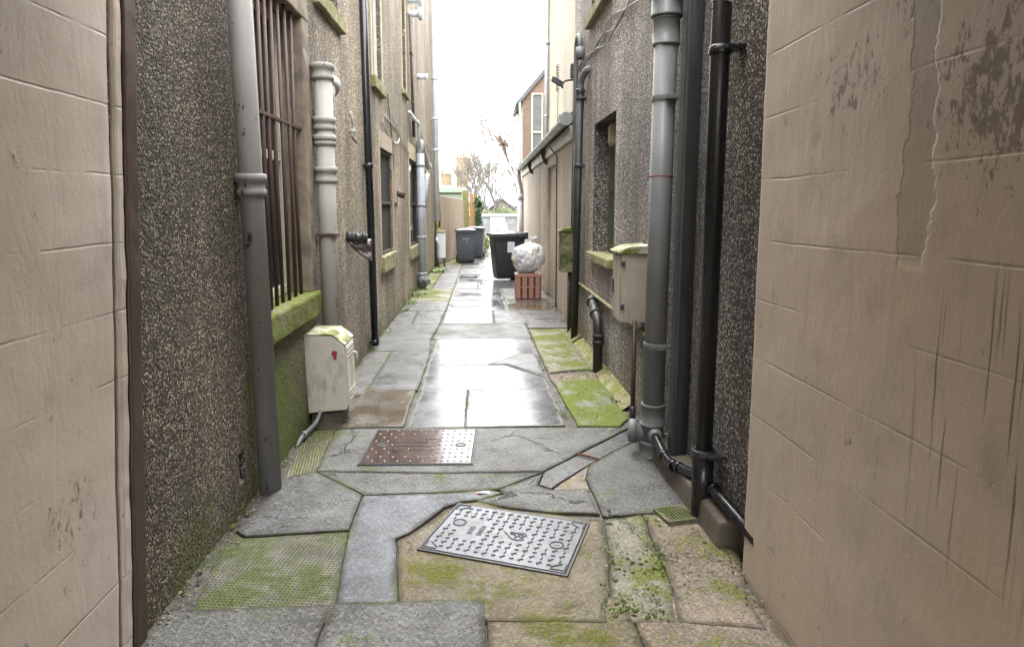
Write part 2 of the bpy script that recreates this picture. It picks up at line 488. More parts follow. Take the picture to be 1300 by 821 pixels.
M['boxg'] = plain('beige_plastic', (.36, .325, .26), .55, .15, .15, 12, dirt=(.12, .10, .07), dirt_amt=.6, dscale=6)
M['boxmoss'] = mossy('mossy_box_lid', (.5, .48, .4), (.14, .16, .04), .50)
M['boxgreen'] = mossy('green_stained_metal', (.20, .19, .12), (.075, .085, .03), .5)
M['dark'] = plain('dark_void', (.012, .012, .012), .8, .2, .1)
M['glassd'] = plain('dark_glass', (.012, .016, .022), .08, .1, .02, 4)
M['glassb'] = plain('pale_window_glass', (.13, .145, .155), .06, .2, .02, 3)
M['winframe'] = plain('window_frame_paint', (.55, .52, .42), .5, .1)
M['greenpane'] = plain('obscured_pane', (.075, .08, .05), .4, .3, .3, 6, dirt=(.05, .07, .02))
M['red'] = plain('faded_red_sticker', (.28, .02, .03), .6, .2)
M['redline'] = plain('red_tape', (.33, .05, .04), .5)
M['flag'] = paving('wet_flagstone', (.09, .091, .097), (.07, .26), 0, None, .35)
M['flag2'] = paving('damp_flagstone', (.085, .085, .084), (.2, .52), 0, None, 1.0, spec=.28)
M['conc'] = paving('damp_concrete', (.082, .081, .076), (.28, .6), .12, None, 1.2, spec=.28)
M['smooth'] = paving('smooth_concrete', (.096, .1, .11), (.22, .5), 0, None, .75, spec=.28)
M['ridged'] = paving('ridged_concrete', (.105, .106, .106), (.2, .45), .1, (R(4), .045, False), .5, spec=.28)
M['check'] = paving('mossy_chequer_concrete', (.12, .12, .095), (.3, .6), .46, (R(8), .018, True), .5, (.07, .082, .028), spec=.28)
M['ridgem'] = paving('mossy_ridged_concrete', (.13, .13, .085), (.25, .6), .42, (R(80), .017, False), .5, (.09, .10, .03))
M['moss'] = paving('mossy_flag', (.13, .13, .115), (.3, .6), .65, None, .6, (.095, .118, .02), spec=.28)
M['moss2'] = paving('part_mossy_flag', (.14, .13, .10), (.35, .65), .52, None, .8, (.105, .12, .025), spec=.28)
M['mossbrown'] = paving('olive_concrete', (.125, .105, .062), (.35, .65), .30, None, 1.0, (.10, .105, .02), .3, spec=.28)
M['puddle'] = paving('brown_wet_flag', (.10, .09, .075), (.04, .3), .15, None, .3, (.06, .07, .02), .8)
M['dirt'] = paving('brown_grit', (.15, .118, .09), (.5, .85), .3, None, 1.0, (.12, .13, .02))
M['joint'] = paving('joint_soil', (.055, .05, .042), (.5, .8), .25, None, 1.0, (.05, .07, .015))
M['lane'] = paving('lane_concrete', (.2, .2, .2), (.2, .5), .05, None, .6)
M['soil'] = paving('rough_ground', (.10, .09, .06), (.6, .9), .5, None, 1.0, (.08, .11, .02))
M['kerbm'] = mossy('mossy_fillet', (.28, .26, .18), (.19, .19, .06), .46)
M['plinth'] = plain('cement_plinth', (.115, .095, .075), .85, .35, .6, 14, dirt=(.04, .035, .025))
# cast iron lids
t = NT('grey_iron_lid')
nz = t.noise(60, 5, .6); big = t.noise(3, 4)
lc_ = t.mix(t.mr(t.noise(7, 7, .7), .5, .64, 0, .7), t.ramp(big, [(.3, (.105, .11, .125)), (.7, (.15, .155, .172))]), (.06, .065, .045))
M['lid'] = t.out(lc_, t.mr(nz, .3, .7, .3, .5), t.bump(nz, .35, .0015), metal=.0, spec=.36)
M['lidmark'] = plain('iron_lid_tread', (.075, .078, .09), .5, .2, .2, 40, metal=.2)  # treads painted darker than the plate, standing in for their lack of sky reflection
M['lidedge'] = plain('iron_lid_edge', (.03, .03, .034), .5, .2, .2, 40)
t = NT('brown_iron_lid')
nz = t.noise(50, 5, .6); big = t.noise(5, 4)
M['lidb'] = t.out(t.ramp(big, [(.3, (.05, .034, .030)), (.7, (.085, .06, .053))]), t.mr(nz, .3, .7, .05, .2), t.bump(nz, .15, .001), metal=.15, spec=.7)
M['lidbm'] = plain('brown_lid_studs', (.10, .078, .07), .22, .2, .1, 40, metal=.2)
M['grate'] = mossy('mossy_grate', (.17, .15, .12), (.085, .11, .03), .53)
M['stick'] = plain('wet_stick', (.12, .045, .02), .45, .4, .6, 60)
M['litter'] = plain('litter_red', (.5, .12, .1), .4)
M['litterw'] = plain('litter_white', (.7, .7, .7), .35)
M['leaf'] = plain('dead_leaf', (.16, .10, .04), .6, .5)
M['chip'] = plain('grit_chips', (.22, .19, .15), .7, .6, .3, 30)
M['binbody'] = plain('bin_plastic', (.026, .029, .036), .42, .2, .15, 30, dirt=(.055, .055, .055), dirt_amt=.35, dscale=4)
M['bingrey'] = plain('bin_plastic_grey', (.075, .085, .105), .45, .15, .15, 30, dirt=(.11, .115, .12), dirt_amt=.4, dscale=4)
M['binlid'] = plain('bin_lid_wet', (.05, .055, .065), .22, .2, .1, 20)
M['rubber'] = plain('rubber', (.015, .015, .015), .7)
M['label'] = plain('paper_label', (.66, .67, .70), .6, .06)
M['labelp'] = plain('label_print', (.42, .43, .47), .6, .1)
M['crate'] = plain('red_crate', (.30, .155, .11), .45, .25, .1, 20)
M['crated'] = plain('crate_slot', (.06, .025, .018), .6)
M['cable'] = plain('grey_cable', (.26, .25, .235), .55)
M['cablek'] = plain('black_cable', (.018, .018, .02), .5)
M['cablew'] = plain('white_cable', (.66, .64, .58), .5)
M['gutter'] = pipe_paint('gutter_grey', (.20, .215, .215), .4, chips=.2, fade=(.12, .125, .12))
M['fascia'] = plain('fascia_board', (.45, .42, .40), .6, .12, .2, 14, dirt=(.16, .13, .12), dirt_amt=.7)
M['stained'] = plain('dark_timber', (.05, .042, .035), .7, .3)
M['lead'] = plain('lean_to_roof', (.12, .125, .13), .6, .3, .3, 8)
t = NT('fence_wood')
o_ = t.xyz(t.mp(t.pos(), rot=(0, 0, R(-14))))
pl = t.math('FRACT', t.math('MULTIPLY', t.math('ADD', o_[0], t.math('MULTIPLY', o_[1], .25)), 8))
gr = t.noise(9, 6, .65, t.mp(t.pos(), (1, 1, .12)))
c = t.ramp(gr, [(.3, (.19, .145, .105)), (.7, (.34, .28, .215))])
M['fence'] = t.out(c, .8, t.bump(gr, .4, .006))
M['fencen'] = plain('new_fence_wood', (.34, .19, .085), .7, .25, .4, 10)
M['fencep'] = mossy('mossy_post', (.26, .23, .14), (.20, .21, .05), .5)
M['shed'] = plain('pale_green_paint', (.33, .41, .37), .6, .08, .1, 8)
M['gwall'] = plain('grey_brick_wall', (.13, .12, .125), .85, .35, .5, 12)
M['gtrim'] = plain('garage_fascia', (.36, .38, .38), .6, .08)
M['gable'] = plain('gable_harl', (.2, .17, .155), .9, .2)
M['pink'] = plain('pink_harl', (.36, .24, .16), .9, .12)
M['chim'] = plain('chimney_stone', (.235, .175, .105), .85, .25, .4, 3)
M['pot'] = plain('chimney_pot_clay', (.27, .155, .08), .8, .2)
M['carw'] = plain('white_car_paint', (.78, .79, .80), .2, .02, .0)
M['carg'] = plain('car_glass', (.05, .06, .07), .06, .05, .0)
M['dryw'] = plain('bark_pale', (.10, .09, .08), .85, .3, .4, 30)
M['twigr'] = plain('bark_russet', (.12, .08, .06), .85, .3, .4, 30)
M['russet'] = plain('russet_leaves', (.105, .058, .04), .7, .4)


def leafmat(name, c):
    t = NT(name)
    oi = t.noise(11, 3)
    cc = t.ramp(oi, [(.3, tuple(x * .5 for x in c)), (.5, c), (.72, tuple(x * 1.7 for x in c))])
    return t.out(cc, .5, None, **{'Subsurface Weight': 0.0})
M['ivy'] = leafmat('ivy_leaves', (.035, .075, .018))
M['bush'] = leafmat('bush_leaves', (.15, .19, .045))
M['weed'] = leafmat('weed_leaves', (.10, .15, .025))
M['shrubs'] = leafmat('garden_shrub', (.11, .15, .05))
# refuse sack: thin cloudy plastic over coloured packaging
t = NT('refuse_sack')
vv = t.vor(9)
cc = t.ramp(t.xyz(vv.outputs['Color'])[0], [(0, (.62, .60, .58)), (.3, (.38, .36, .37)), (.45, (.30, .42, .46)), (.58, (.66, .64, .62)), (.74, (.55, .36, .18)), (.84, (.46, .45, .50)), (.94, (.60, .46, .14))], 'CONSTANT')
cc = t.mix(.62, cc, (.62, .64, .68))
M['sack'] = t.out(cc, .25, t.bump(t.noise(22, 5, .6, dist=1.0), .7, .02), spec=.6)
t = NT('thin_film')
M['film'] = t.out((.10, .075, .075), .3, t.bump(t.noise(30, 4), .5, .01), spec=.6)
t = NT('brickwork')
bk = t.n('ShaderNodeTexBrick'); t.set(bk.inputs['Vector'], t.mp(t.pos(), rot=(R(90), 0, 0)))
bk.inputs['Scale'].default_value = 1.0
bk.inputs['Brick Width'].default_value = .23; bk.inputs['Row Height'].default_value = .075
bk.inputs['Mortar Size'].default_value = .008
t.set(bk.inputs['Color1'], (.165, .105, .075)); t.set(bk.inputs['Color2'], (.2, .135, .1)); t.set(bk.inputs['Mortar'], (.19, .165, .14))
M['brick'] = t.out(bk.outputs['Color'], .85)


# ------------------------------------------------------------------ ground, paving
def lane_z(y):
    if y < 22: return 0.0
    if y < 76: return -1.62 * (y - 22) / 54
    return -1.62

mb = MB()
ys = [-30, -6, 0, 3, 6, 9, 12, 15, 18, 22, 30, 40, 50, 60, 76, 90, 130, 300, 900]
xs = [-600, -60, -8, -1.3, 1.3, 8, 60, 600]
gv = {(i, j): mb.bm.verts.new((x, y, lane_z(y) - .045)) for i, x in enumerate(xs) for j, y in enumerate(ys)}
for i in range(len(xs) - 1):
    for j in range(len(ys) - 1):
        mb.bm.faces.new((gv[i, j], gv[i + 1, j], gv[i + 1, j + 1], gv[i, j + 1]))
tag(mb.build('ground', M['soil']), kind='structure')

mb = MB()                                     # bedding soil seen in the joints
mb.box(-1.32, -6, -.10, 1.36, 22, -.014)
tag(mb.build('paving_bed', M['joint']), kind='structure')


def clean(poly):
    out = []
    for p in poly:
        p = V((p[0], p[1], 0))
        if not out or (p - out[-1]).length > .01: out.append(p)
    if sum(out[i].x * out[(i + 1) % len(out)].y - out[(i + 1) % len(out)].x * out[i].y for i in range(len(out))) < 0:
        out.reverse()
    return out


def offset(poly, d):
    n = len(poly); res = []
    for i in range(n):
        a, b, c = poly[i - 1], poly[i], poly[(i + 1) % n]
        e1 = (b - a).normalized(); e2 = (c - b).normalized()
        n1 = V((-e1.y, e1.x, 0)); n2 = V((-e2.y, e2.x, 0))
        m = n1 + n2
        m = n1 if m.length < .2 else m.normalized()
        k = d / max(.45, m.dot(n1))
        res.append(b + m * k)
    return res


PM = []
def pmi(k):
    if k not in PM: PM.append(k)
    return PM.index(k)

pav = MB()
EL = pav.bm.verts.layers.float.new('edge')
def slab(key, poly, h=None, gap=None, rough=.004):
    if gap is None: gap = .004 if key.startswith('flag') else .0015
    if not key.startswith('flag'): rough = max(rough, .009)
    p = clean(poly)
    q = []
    for i in range(len(p)):
        a, b = p[i], p[(i + 1) % len(p)]
        k = max(1, int((b - a).length / .09))
        for j in range(k): q.append(a + (b - a) * (j / k))
    q = [v + V((noise.noise(v * 6) + .5 * noise.noise(v * 19), noise.noise(v * 6 + V((9, 3, 1))) + .5 * noise.noise(v * 19 + V((4, 4, 4))), 0)) * rough for v in q]
    hh = random.uniform(-.003, .003) if h is None else h
    tx, ty = random.uniform(-.004, .004), random.uniform(-.004, .004)
    c = sum(q, V()) / len(q)
    def lift(vs, z): return [pav.bm.verts.new((v.x, v.y, z + hh + (v.x - c.x) * tx + (v.y - c.y) * ty)) for v in vs]
    r0 = lift(offset(q, gap), -.05); r1 = lift(offset(q, gap + .001), -.006); r2 = lift(offset(q, gap + .004), 0)
    mi = pmi(key)
    n = len(q)
    for A, B in ((r0, r1), (r1, r2)):
        for i in range(n):
            f = pav.bm.faces.new((A[i], A[(i + 1) % n], B[(i + 1) % n], B[i])); f.material_index = mi
    def area(vs): return sum(vs[i].x * vs[(i + 1) % len(vs)].y - vs[(i + 1) % len(vs)].x * vs[i].y for i in range(len(vs))) / 2
    per = sum((q[i] - q[(i + 1) % n]).length for i in range(n)); ar = area(q)
    inset = offset(q, gap + .055)
    if ar / per > .075 and area(inset) > ar * .35:
        r3 = lift(inset, 0)
        for i in range(n):
            f = pav.bm.faces.new((r2[i], r2[(i + 1) % n], r3[(i + 1) % n], r3[i])); f.material_index = mi
        f = pav.bm.faces.new(r3); f.material_index = mi
    else:
        r3 = []
        f = pav.bm.faces.new(r2); f.material_index = mi
    for vv in r0 + r1 + r2: vv[EL] = 1.0 if r3 else .45
    bmesh.ops.triangulate(pav.bm, faces=[f])


def rect(x0, y0, x1, y1): return [(x0, y0), (x1, y0), (x1, y1), (x0, y1)]
def G(*pts): return [tuple(gp(*p))[:2] for p in pts]

def WL(y): return -1.245
def WR(y): return rx(y) - .005 if y < 8 else 1.115
# central flags
yr = [gp(613, v).y for v in (541.5, 494.5, 462.5, 429.5, 410.5, 394, 380, 366)]
Y1, Y2, Y3, Y4, Y5, Y6, Y7, Y8 = yr
cl, cr = -.555, .575
slab('flag', [(cl, Y1), (-.135, Y1), (-.135, Y2), (cl + .02, Y2)])
slab('flag', [(-.135, Y1), (cr + .01, Y1), (cr - .01, Y2), (-.135, Y2)])
slab('flag', [(cl + .01, Y2), (cr, Y2), (cr - .01, Y2 + .36), (.21, Y3 - .02), (cl, Y3)])
slab('ridged', [(.04, Y3), (.21, Y3 - .02), (cr - .01, Y2 + .36), (cr - .02, Y3 + .42), (.37, Y3 + .42)])
slab('flag', [(cl, Y3), (.04, Y3), (.37, Y3 + .42), (cr - .02, Y3 + .42), (cr - .02, Y4), (cl, Y4)])
slab('conc', [(cl - .06, Y4), (cr, Y4), (cr - .02, Y5), (cl - .02, Y5)])
slab('flag', [(cl, Y5), (.135, Y5), (.135, Y6), (cl, Y6)])
slab('flag2', [(.135, Y5), (WR(Y5) - .06, Y5), (WR(Y6) - .02, Y6), (.135, Y6)])
slab('flag', [(cl, Y6), (.36, Y6), (.36, Y7), (cl, Y7)])
slab('puddle', [(.36, Y6), (WR(9), Y6), (WR(9), Y7), (.36, Y7)])
slab('flag', [(cl, Y7), (.34, Y7), (.34, Y8), (cl, Y8)])
slab('flag2', [(.34, Y7), (WR(9), Y7), (WR(9), Y8), (.34, Y8)])
y = Y8
k = 0
while y < 21.5:
    y2 = min(22, y + random.uniform(.6, 1.05))
    sp = random.choice([-.1, .05, .2, .3])
    slab(random.choice(['flag', 'flag2', 'flag2']), rect(cl, y, sp, y2)); slab(random.choice(['flag', 'flag2']), rect(sp, y, .62, y2))
    slab(random.choice(['flag2', 'conc']), rect(.62, y, 1.12, y2))
    y = y2; k += 1
# gutter strip, left
slab('puddle', G((398, 544), (513, 541.5), (528, 493.5), (466, 490), (445, 520)))
slab('conc', [(WL(5), 5.0), (-.985, 5.30), (-.985, 6.9), (WL(6), 6.9)], -.004)
slab('ridged', [(-.985, 5.38), (cl - .005, Y2 - .01), (cl - .01, 6.9), (-.985, 6.9)])
slab('conc', [(WL(7), 6.9), (cl - .01, 6.9), (cl - .06, Y4), (cl - .02, Y5), (WL(8), Y5)])
slab('flag2', [(-.95, Y5), (cl - .02, Y5), (cl - .01, Y6), (-.97, Y6)])
slab('conc', [(WL(7), Y5), (-.95, Y5), (-.97, Y6), (WL(8), Y6)])
slab('flag2', [(WL(8), Y6), (cl, Y6), (cl, Y7 - .2), (WL(8), Y7 - .2)])
slab('moss2', [(WL(8), Y7 - .2), (cl, Y7 - .2), (cl, Y8), (WL(8), Y8)])
y = Y8
while y < 16.8:
    y2 = min(17.2, y + random.uniform(.7, 1.2))
    slab(random.choice(['conc', 'flag2']), rect(-.98, y, cl, y2)); slab('moss2', rect(WL(9), y, -.98, y2)); y = y2
slab('moss2', rect(-1.2, 17.2, -.6, 19.2)); slab('conc', rect(-.6, 17.2, cl, 19.2)); slab('dirt', rect(-1.2, 19.2, cl, 22))
# mossy strip, right
slab('moss', G((700.5, 484), (761, 481), (799, 531), (788, 541.5), (733, 541.5)), .004, .008)
slab('dirt', G((694, 474), (766, 474), (772, 481.5), (700, 483.5)), -.008)
slab('moss2', G((670, 418), (712, 418), (752, 468), (694, 473.5)), .004, .008)
slab('conc', [(cr - .01, 8.15), (WR(8), 8.15), (WR(8.5), Y5), (cr - .01, Y5)])
slab('dirt', [(.89, 6.05), (WR(6), 5.95), (WR(8), 8.15), (.88, 8.15)], -.006)
slab('dirt', [(1.0, 4.66), (WR(4.6), 4.66), (WR(6), 5.9), (.97, 5.9)], -.006)
# near field
slab('ridgem', G((361, 607), (401, 597), (428, 544), (398, 545), (379, 568)), -.004)
slab('conc', G((401, 597), (428, 544), (513, 542.5), (719, 542.5), (800, 542.5), (690, 598), (560, 600)))
slab('flag2', G((298, 674), (311, 681), (444, 673), (461, 628), (401, 598), (361, 608)))
slab('check', G((238, 790), (262, 732), (298, 676), (311, 682), (444, 674), (431, 735), (424, 790)))
slab('conc', G((401, 598), (560, 600.5), (690, 599), (632, 621), (574, 625), (461, 628)))
slab('smooth', G((424, 790), (431, 735), (444, 674), (461, 629), (574, 626), (620, 622), (640, 626), (612, 634), (586, 637), (564, 644), (549, 655), (536, 666), (521, 676), (503, 684), (504, 700), (505, 790)))
slab('mossbrown', G((505, 790), (504, 700), (503, 685), (521, 677), (536, 667), (549, 656), (564, 645), (586, 638), (612, 635), (640, 645), (700, 652), (765, 660), (775, 720), (770, 790)))
slab('conc', G((632, 621), (690, 600), (683, 616), (700, 622), (745, 620), (763, 652), (700, 651), (640, 644), (600, 634), (640, 627)))
slab('flag2', G((690, 599), (800, 543), (812, 556), (760, 583), (712, 612), (700, 621), (683, 615)), .0)
slab('dirt', G((700, 621), (712, 612), (748, 590), (744, 608), (750, 622)), -.005)
slab('conc', G((748, 589), (812, 556), (826, 578), (862, 596), (905, 640), (855, 650), (765, 655), (744, 608)))
slab('moss2', G((770, 790), (775, 720), (766, 658), (815, 652), (828, 690), (848, 730), (862, 790)))
slab('dirt', G((862, 790), (848, 730), (828, 690), (816, 652), (856, 651), (906, 641), (925, 665), (938, 700), (952, 760), (975, 800)))
# passage floor behind
slab('conc', [(WL(0), 2.38), (-.6, 2.40), (-.62, 1.4), (WL(0), 1.4)])
slab('conc', [(-.6, 2.40), (0.0, 2.40), (.02, 1.4), (-.62, 1.4)])
slab('mossbrown', [(0.0, 2.40), (.55, 2.40), (.6, 1.4), (.02, 1.4)])
slab('dirt', [(.55, 2.40), (1.09, 2.40), (1.09, 1.4), (.6, 1.4)])
for yy in (-.1, -1.6, -3.1, -4.6):
    for xa, xb in ((-1.24, -.5), (-.5, .3), (.3, 1.09)): slab('conc', rect(xa, yy, xb, yy + 1.5))
tag(pav.build('paving', [M[k] for k in PM]), kind='structure')

mb = MB()                                     # lane beyond the flags, falling away
for a, b in zip([22, 30, 40, 50, 60], [30, 40, 50, 60, 74]):
    mb.face([(-.62, a, lane_z(a) - .01), (1.15, a, lane_z(a) - .01), (1.15, b, lane_z(b) - .01), (-.62, b, lane_z(b) - .01)])
mb.face([(-7, 74, lane_z(74) - .012), (9, 74, lane_z(74) - .012), (9, 79, lane_z(79) - .012), (-7, 79, lane_z(79) - .012)])
tag(mb.build('lane', M['lane']), kind='structure')

# mossy cement fillet along the foot of the right house, and the plinth beside the drain
mb = MB()
for ya, yb in ((4.75, 6.0), (6.1, 7.2), (7.3, 8.0)):
    n = 9
    for i in range(n):
        a = ya + (yb - ya) * i / n; b = ya + (yb - ya) * (i + 1) / n
        wa = .10 + .03 * noise.noise(V((a * 3, 0, 0))); wb = .10 + .03 * noise.noise(V((b * 3, 0, 0)))
        mb.face([(rx(a) - wa, a, .0), (rx(b) - wb, b, .0), (rx(b) + .01, b, .075), (rx(a) + .01, a, .075)])
        mb.face([(rx(a) - wa, a, .0), (rx(a) - wa + .01, a, -.03), (rx(b) - wb + .01, b, -.03), (rx(b) - wb, b, 0)])
tag(mb.build('mossy_kerb', M['kerbm'], bevel=.0), kind='structure')
mb = MB()
mb.prism([(rx(2.74) - .115, 2.74, -.03), (rx(2.74) + .02, 2.74, -.03), (rx(2.74) + .02, 2.74, .14), (rx(2.74) - .10, 2.74, .12)], (-.03, 1.15, 0))
tag(mb.build('wall_plinth', M['plinth'], bevel=.012), kind='structure')


# ------------------------------------------------------------------ wall builder
def wall_grid(mb, P, u0, u1, v0, v1, holes, m=0, mrev=1, step=None):
    us = sorted({u0, u1, *[h[0] for h in holes], *[h[1] for h in holes]})
    vs = sorted({v0, v1, *[h[2] for h in holes], *[h[3] for h in holes]})
    us = [u for u in us if u0 <= u <= u1]; vs = [v for v in vs if v0 <= v <= v1]
    for i in range(len(us) - 1):
        for j in range(len(vs) - 1):
            cu, cv = (us[i] + us[i + 1]) / 2, (vs[j] + vs[j + 1]) / 2
            if any(h[0] < cu < h[1] and h[2] < cv < h[3] for h in holes): continue
            mb.face([P(us[i], vs[j], 0), P(us[i + 1], vs[j], 0), P(us[i + 1], vs[j + 1], 0), P(us[i], vs[j + 1], 0)], m)
    for h in holes:
        a, b, c, e, d = h[:5]
        mr = h[5] if len(h) > 5 else mrev
        for q in (((a, c), (b, c)), ((b, c), (b, e)), ((b, e), (a, e)), ((a, e), (a, c))):
            (p, r), (s, w) = q
            mb.face([P(p, r, 0), P(s, w, 0), P(s, w, d), P(p, r, d)], mr)
        mb.face([P(a, c, d), P(b, c, d), P(b, e, d), P(a, e, d)], mr)


def PL(u, v, d): return V((LX - d, u, v))
def PR(u, v, d): return V((rx(u) + d, u, v))


# ------------------------------------------------------------------ left house
house = thing('harled_house', 'tall grey-brown pebble-dashed house down the left side of the lane, with a barred window', 'house', (LX, 9, 0))
holesL = [(3.76, 4.72, .93, 2.86, .20), (8.02, 9.05, .93, 2.26, .065), (11.15, 12.5, .84, 2.36, .075),
          (5.15, 5.93, 3.17, 5.2, .16), (7.66, 8.36, 3.02, 5.2, .10), (10.5, 11.0, 3.36, 5.4, .12), (3.22, 3.30, .13, .30, .07)]
mb = MB()
wall_grid(mb, PL, 2.27, 17.2, -.08, 7.6, holesL, 0, 1)
mb.face([(LX, 17.2, -.08), (-8, 17.2, -.08), (-8, 17.2, 7.6), (LX, 17.2, 7.6)], 0)
mb.face([(LX, 2.27, -.08), (-8, 2.27, -.08), (-8, 2.27, 7.6), (LX, 2.27, 7.6)], 0)
mb.face([(-8, 2.27, -.08), (-8, 17.2, -.08), (-8, 17.2, 7.6), (-8, 2.27, 7.6)], 0)
mb.face([(LX, 2.27, 7.6), (LX, 17.2, 7.6), (-8, 17.2, 7.6), (-8, 2.27, 7.6)], 0)
mb.build('wall', [M['harlL'], M['reveal']], house)
mb = MB()
mb.prism([(LX + .15, 2.27, 7.61), (-8.2, 2.27, 7.61), (-4.6, 2.27, 9.6)], (0, 14.95, 0))
mb.build('roof', M['slate'], house)


def wobble_box(mb, x0, y0, z0, x1, y1, z1, amp=.006, step=.06, m=0):
    """a stone: box with its faces gently uneven"""
    b2 = bmesh.new()
    bmesh.ops.create_cube(b2, size=1)
    nx, ny, nz = [max(1, int(abs(d) / step)) for d in (x1 - x0, y1 - y0, z1 - z0)]
    for v in b2.verts: v.co = V(((x0 + x1) / 2 + v.co.x * (x1 - x0), (y0 + y1) / 2 + v.co.y * (y1 - y0), (z0 + z1) / 2 + v.co.z * (z1 - z0)))
    for ax, cnt in ((0, nx), (1, ny), (2, nz)):
        es = [e for e in b2.edges if abs((e.verts[0].co - e.verts[1].co)[ax]) > 1e-4 and abs((e.verts[0].co - e.verts[1].co).normalized()[ax]) > .99]
        if cnt > 1: bmesh.ops.subdivide_edges(b2, edges=es, cuts=cnt - 1, use_grid_fill=True)
    for v in b2.verts:
        d = noise.noise_vector(v.co * 9) + noise.noise_vector(v.co * 25) * .4
        v.co += d * amp
    me = bpy.data.meshes.new('w'); b2.to_mesh(me); b2.free()
    nf = len(mb.bm.faces); mb.bm.from_mesh(me); bpy.data.meshes.remove(me)
    mb.bm.faces.ensure_lookup_table()
    for f in mb.bm.faces[nf:]: f.material_index = m; f.smooth = False


# barred window: stone jambs and lintel, sash behind rusty bars, mossy sill
mb = MB()
wobble_box(mb, LX - .19, 4.70, .93, LX + .012, 4.86, 2.95, .007)
win = mb.build('window', M['sand'], house, .012)
win['label'] = 'barred ground floor window with brown stone jamb'
mb = MB(); wobble_box(mb, LX - .19, 3.72, 2.84, LX + .016, 4.86, 3.08, .006)
mb.build('lintel', M['sand'], win, .012)
mb = MB()
wobble_box(mb, LX - .17, 3.60, .752, LX + .055, 4.80, .935, .009)
mb.build('sill', M['sillm'], win, .02)
mb = MB()
for (a, b, c, d) in ((3.77, .94, 3.83, 2.84), (4.64, .94, 4.70, 2.84), (3.83, .94, 4.64, 1.0), (3.83, 1.86, 4.64, 1.92), (3.83, 2.78, 4.64, 2.84)):
    mb.box(LX - .195, a, b, LX - .15, c, d)
mb.build('frame', M['winframe'], win, .004)
mb = MB(); mb.box(LX - .185, 3.82, .99, LX - .175, 4.65, 2.79); mb.build('pane', M['glassd'], win)
for i, yb in enumerate((3.815, 3.92, 4.03, 4.15, 4.285, 4.43, 4.57)):
    mb = MB()
    j = random.uniform(-.006, .006)
    mb.tube([(LX - .03, yb, .925), (LX - .03 + j, yb + j, 1.7), (LX - .03, yb - j, 2.85)], .0125, 8)
    mb.build('bar', M['rust'], win)
mb = MB(); mb.box(LX - .044, 3.77, 2.078, LX - .018, 4.71, 2.10); mb.build('crossbar', M['rust'], win, .003)


def stone_window(y0, y1, z0, z1, d, sill=True, frame='winframe', margin='margin', glass='glassd', sill_m='sillp', sill_d=.19, lint=.2, lit=False, jw=.1, name='window', sp=.05, label=None):
    mb = MB()
    e = .012
    if jw:
        wobble_box(mb, LX - .02, y0 - jw, z0, LX + e, y0 - .002, z1, .003, .1)
        wobble_box(mb, LX - .02, y1 + .002, z0, LX + e, y1 + jw, z1, .003, .1)
        if lint: wobble_box(mb, LX - .02, y0 - jw, z1 + .001, LX + e + .004, y1 + jw, z1 + lint, .003, .1)
    fw = .045
    for (a, b, c, f) in ((y0 + .002, z0, y0 + fw, z1), (y1 - fw, z0, y1 - .002, z1), (y0 + fw, z0, y1 - fw, z0 + fw), (y0 + fw, z1 - fw, y1 - fw, z1 - .002), (y0 + fw, (z0 + z1) / 2 - .02, y1 - fw, (z0 + z1) / 2 + .02)):
        mb.box(LX - d + .004, a, b, LX - d + .05, c, f, 1)
    w = mb.build(name, [M[margin], M[frame]], house)
    if label: w['label'] = label
    mb = MB(); mb.box(LX - d + .012, y0 + .03, z0 + .03, LX - d + .022, y1 - .03, z1 - .03); mb.build('pane', M[glass], w)
    if sill:
        mb = MB(); wobble_box(mb, LX - d + .03, y0 - .08, z0 - sill_d, LX + sp, y1 + .08, z0 + .006, .005, .08); mb.build('sill', M[sill_m], w, .012)
    return w

w2 = stone_window(8.02, 9.05, .93, 2.26, .065, frame='stained', glass='dark', margin='sandp', sill_d=.2, lint=.2, jw=.09, label='dark ground floor window with orange brick reveal')
mb = MB()
for k in range(17):      # orange brick showing in the far reveal
    z = .94 + k * .077
    mb.box(LX - .058 + (.015 if k % 2 else 0), 9.025, z, LX - .004 + random.uniform(-.008, .003), 9.046, z + .067)
mb.build('brick_reveal', M['brickm'], w2, .003)
stone_window(11.15, 12.5, .84, 2.36, .075, frame='stained', sill_d=.2, margin='margin', lint=.26)
stone_window(5.15, 5.93, 3.17, 5.2, .16, margin='sandp', sill_d=.12, jw=.0, lint=0, glass='glassd')
stone_window(7.66, 8.36, 3.02, 5.2, .10, sill_d=.13, jw=.06, lint=0, glass='glassb', label='tall stair window with yellow stone sill')
stone_window(10.5, 11.0, 3.36, 5.4, .12, sill_d=.07, jw=.06, lint=0, glass='glassb')

# ------------------------------------------------------------------ right house
hr = thing('harled_house', 'dark grey pebble-dashed house on the right carrying black and grey drainpipes', 'house', (1.15, 5, 0))
holesR = [(5.63, 6.66, 1.08, 2.37, .20), (5.95, 6.95, 3.48, 5.0, .16)]
mb = MB()
wall_grid(mb, PR, 2.5, 8.08, -.08, 5.15, holesR, 0, 1)
a, b = rx(2.5), rx(8.08)
mb.face([(a, 2.5, -.08), (8, 2.5, -.08), (8, 2.5, 5.15), (a, 2.5, 5.15)])
mb.face([(b, 8.08, -.08), (8, 8.08, -.08), (8, 8.08, 5.15), (b, 8.08, 5.15)])
mb.face([(8, 2.5, -.08), (8, 8.08, -.08), (8, 8.08, 5.15), (8, 2.5, 5.15)])
mb.face([(a, 2.5, 5.15), (b, 8.08, 5.15), (8, 8.08, 5.15), (8, 2.5, 5.15)])
mb.build('wall', [M['harlR'], M['reveal']], hr)
mb = MB(); mb.prism([(a - .05, 2.5, 5.16), (8.2, 2.5, 5.16), (4.6, 2.5, 7.6)], (0, 5.6, 0)); mb.build('roof', M['slate'], hr)
mb = MB()
xw = rx(6.1) + .15
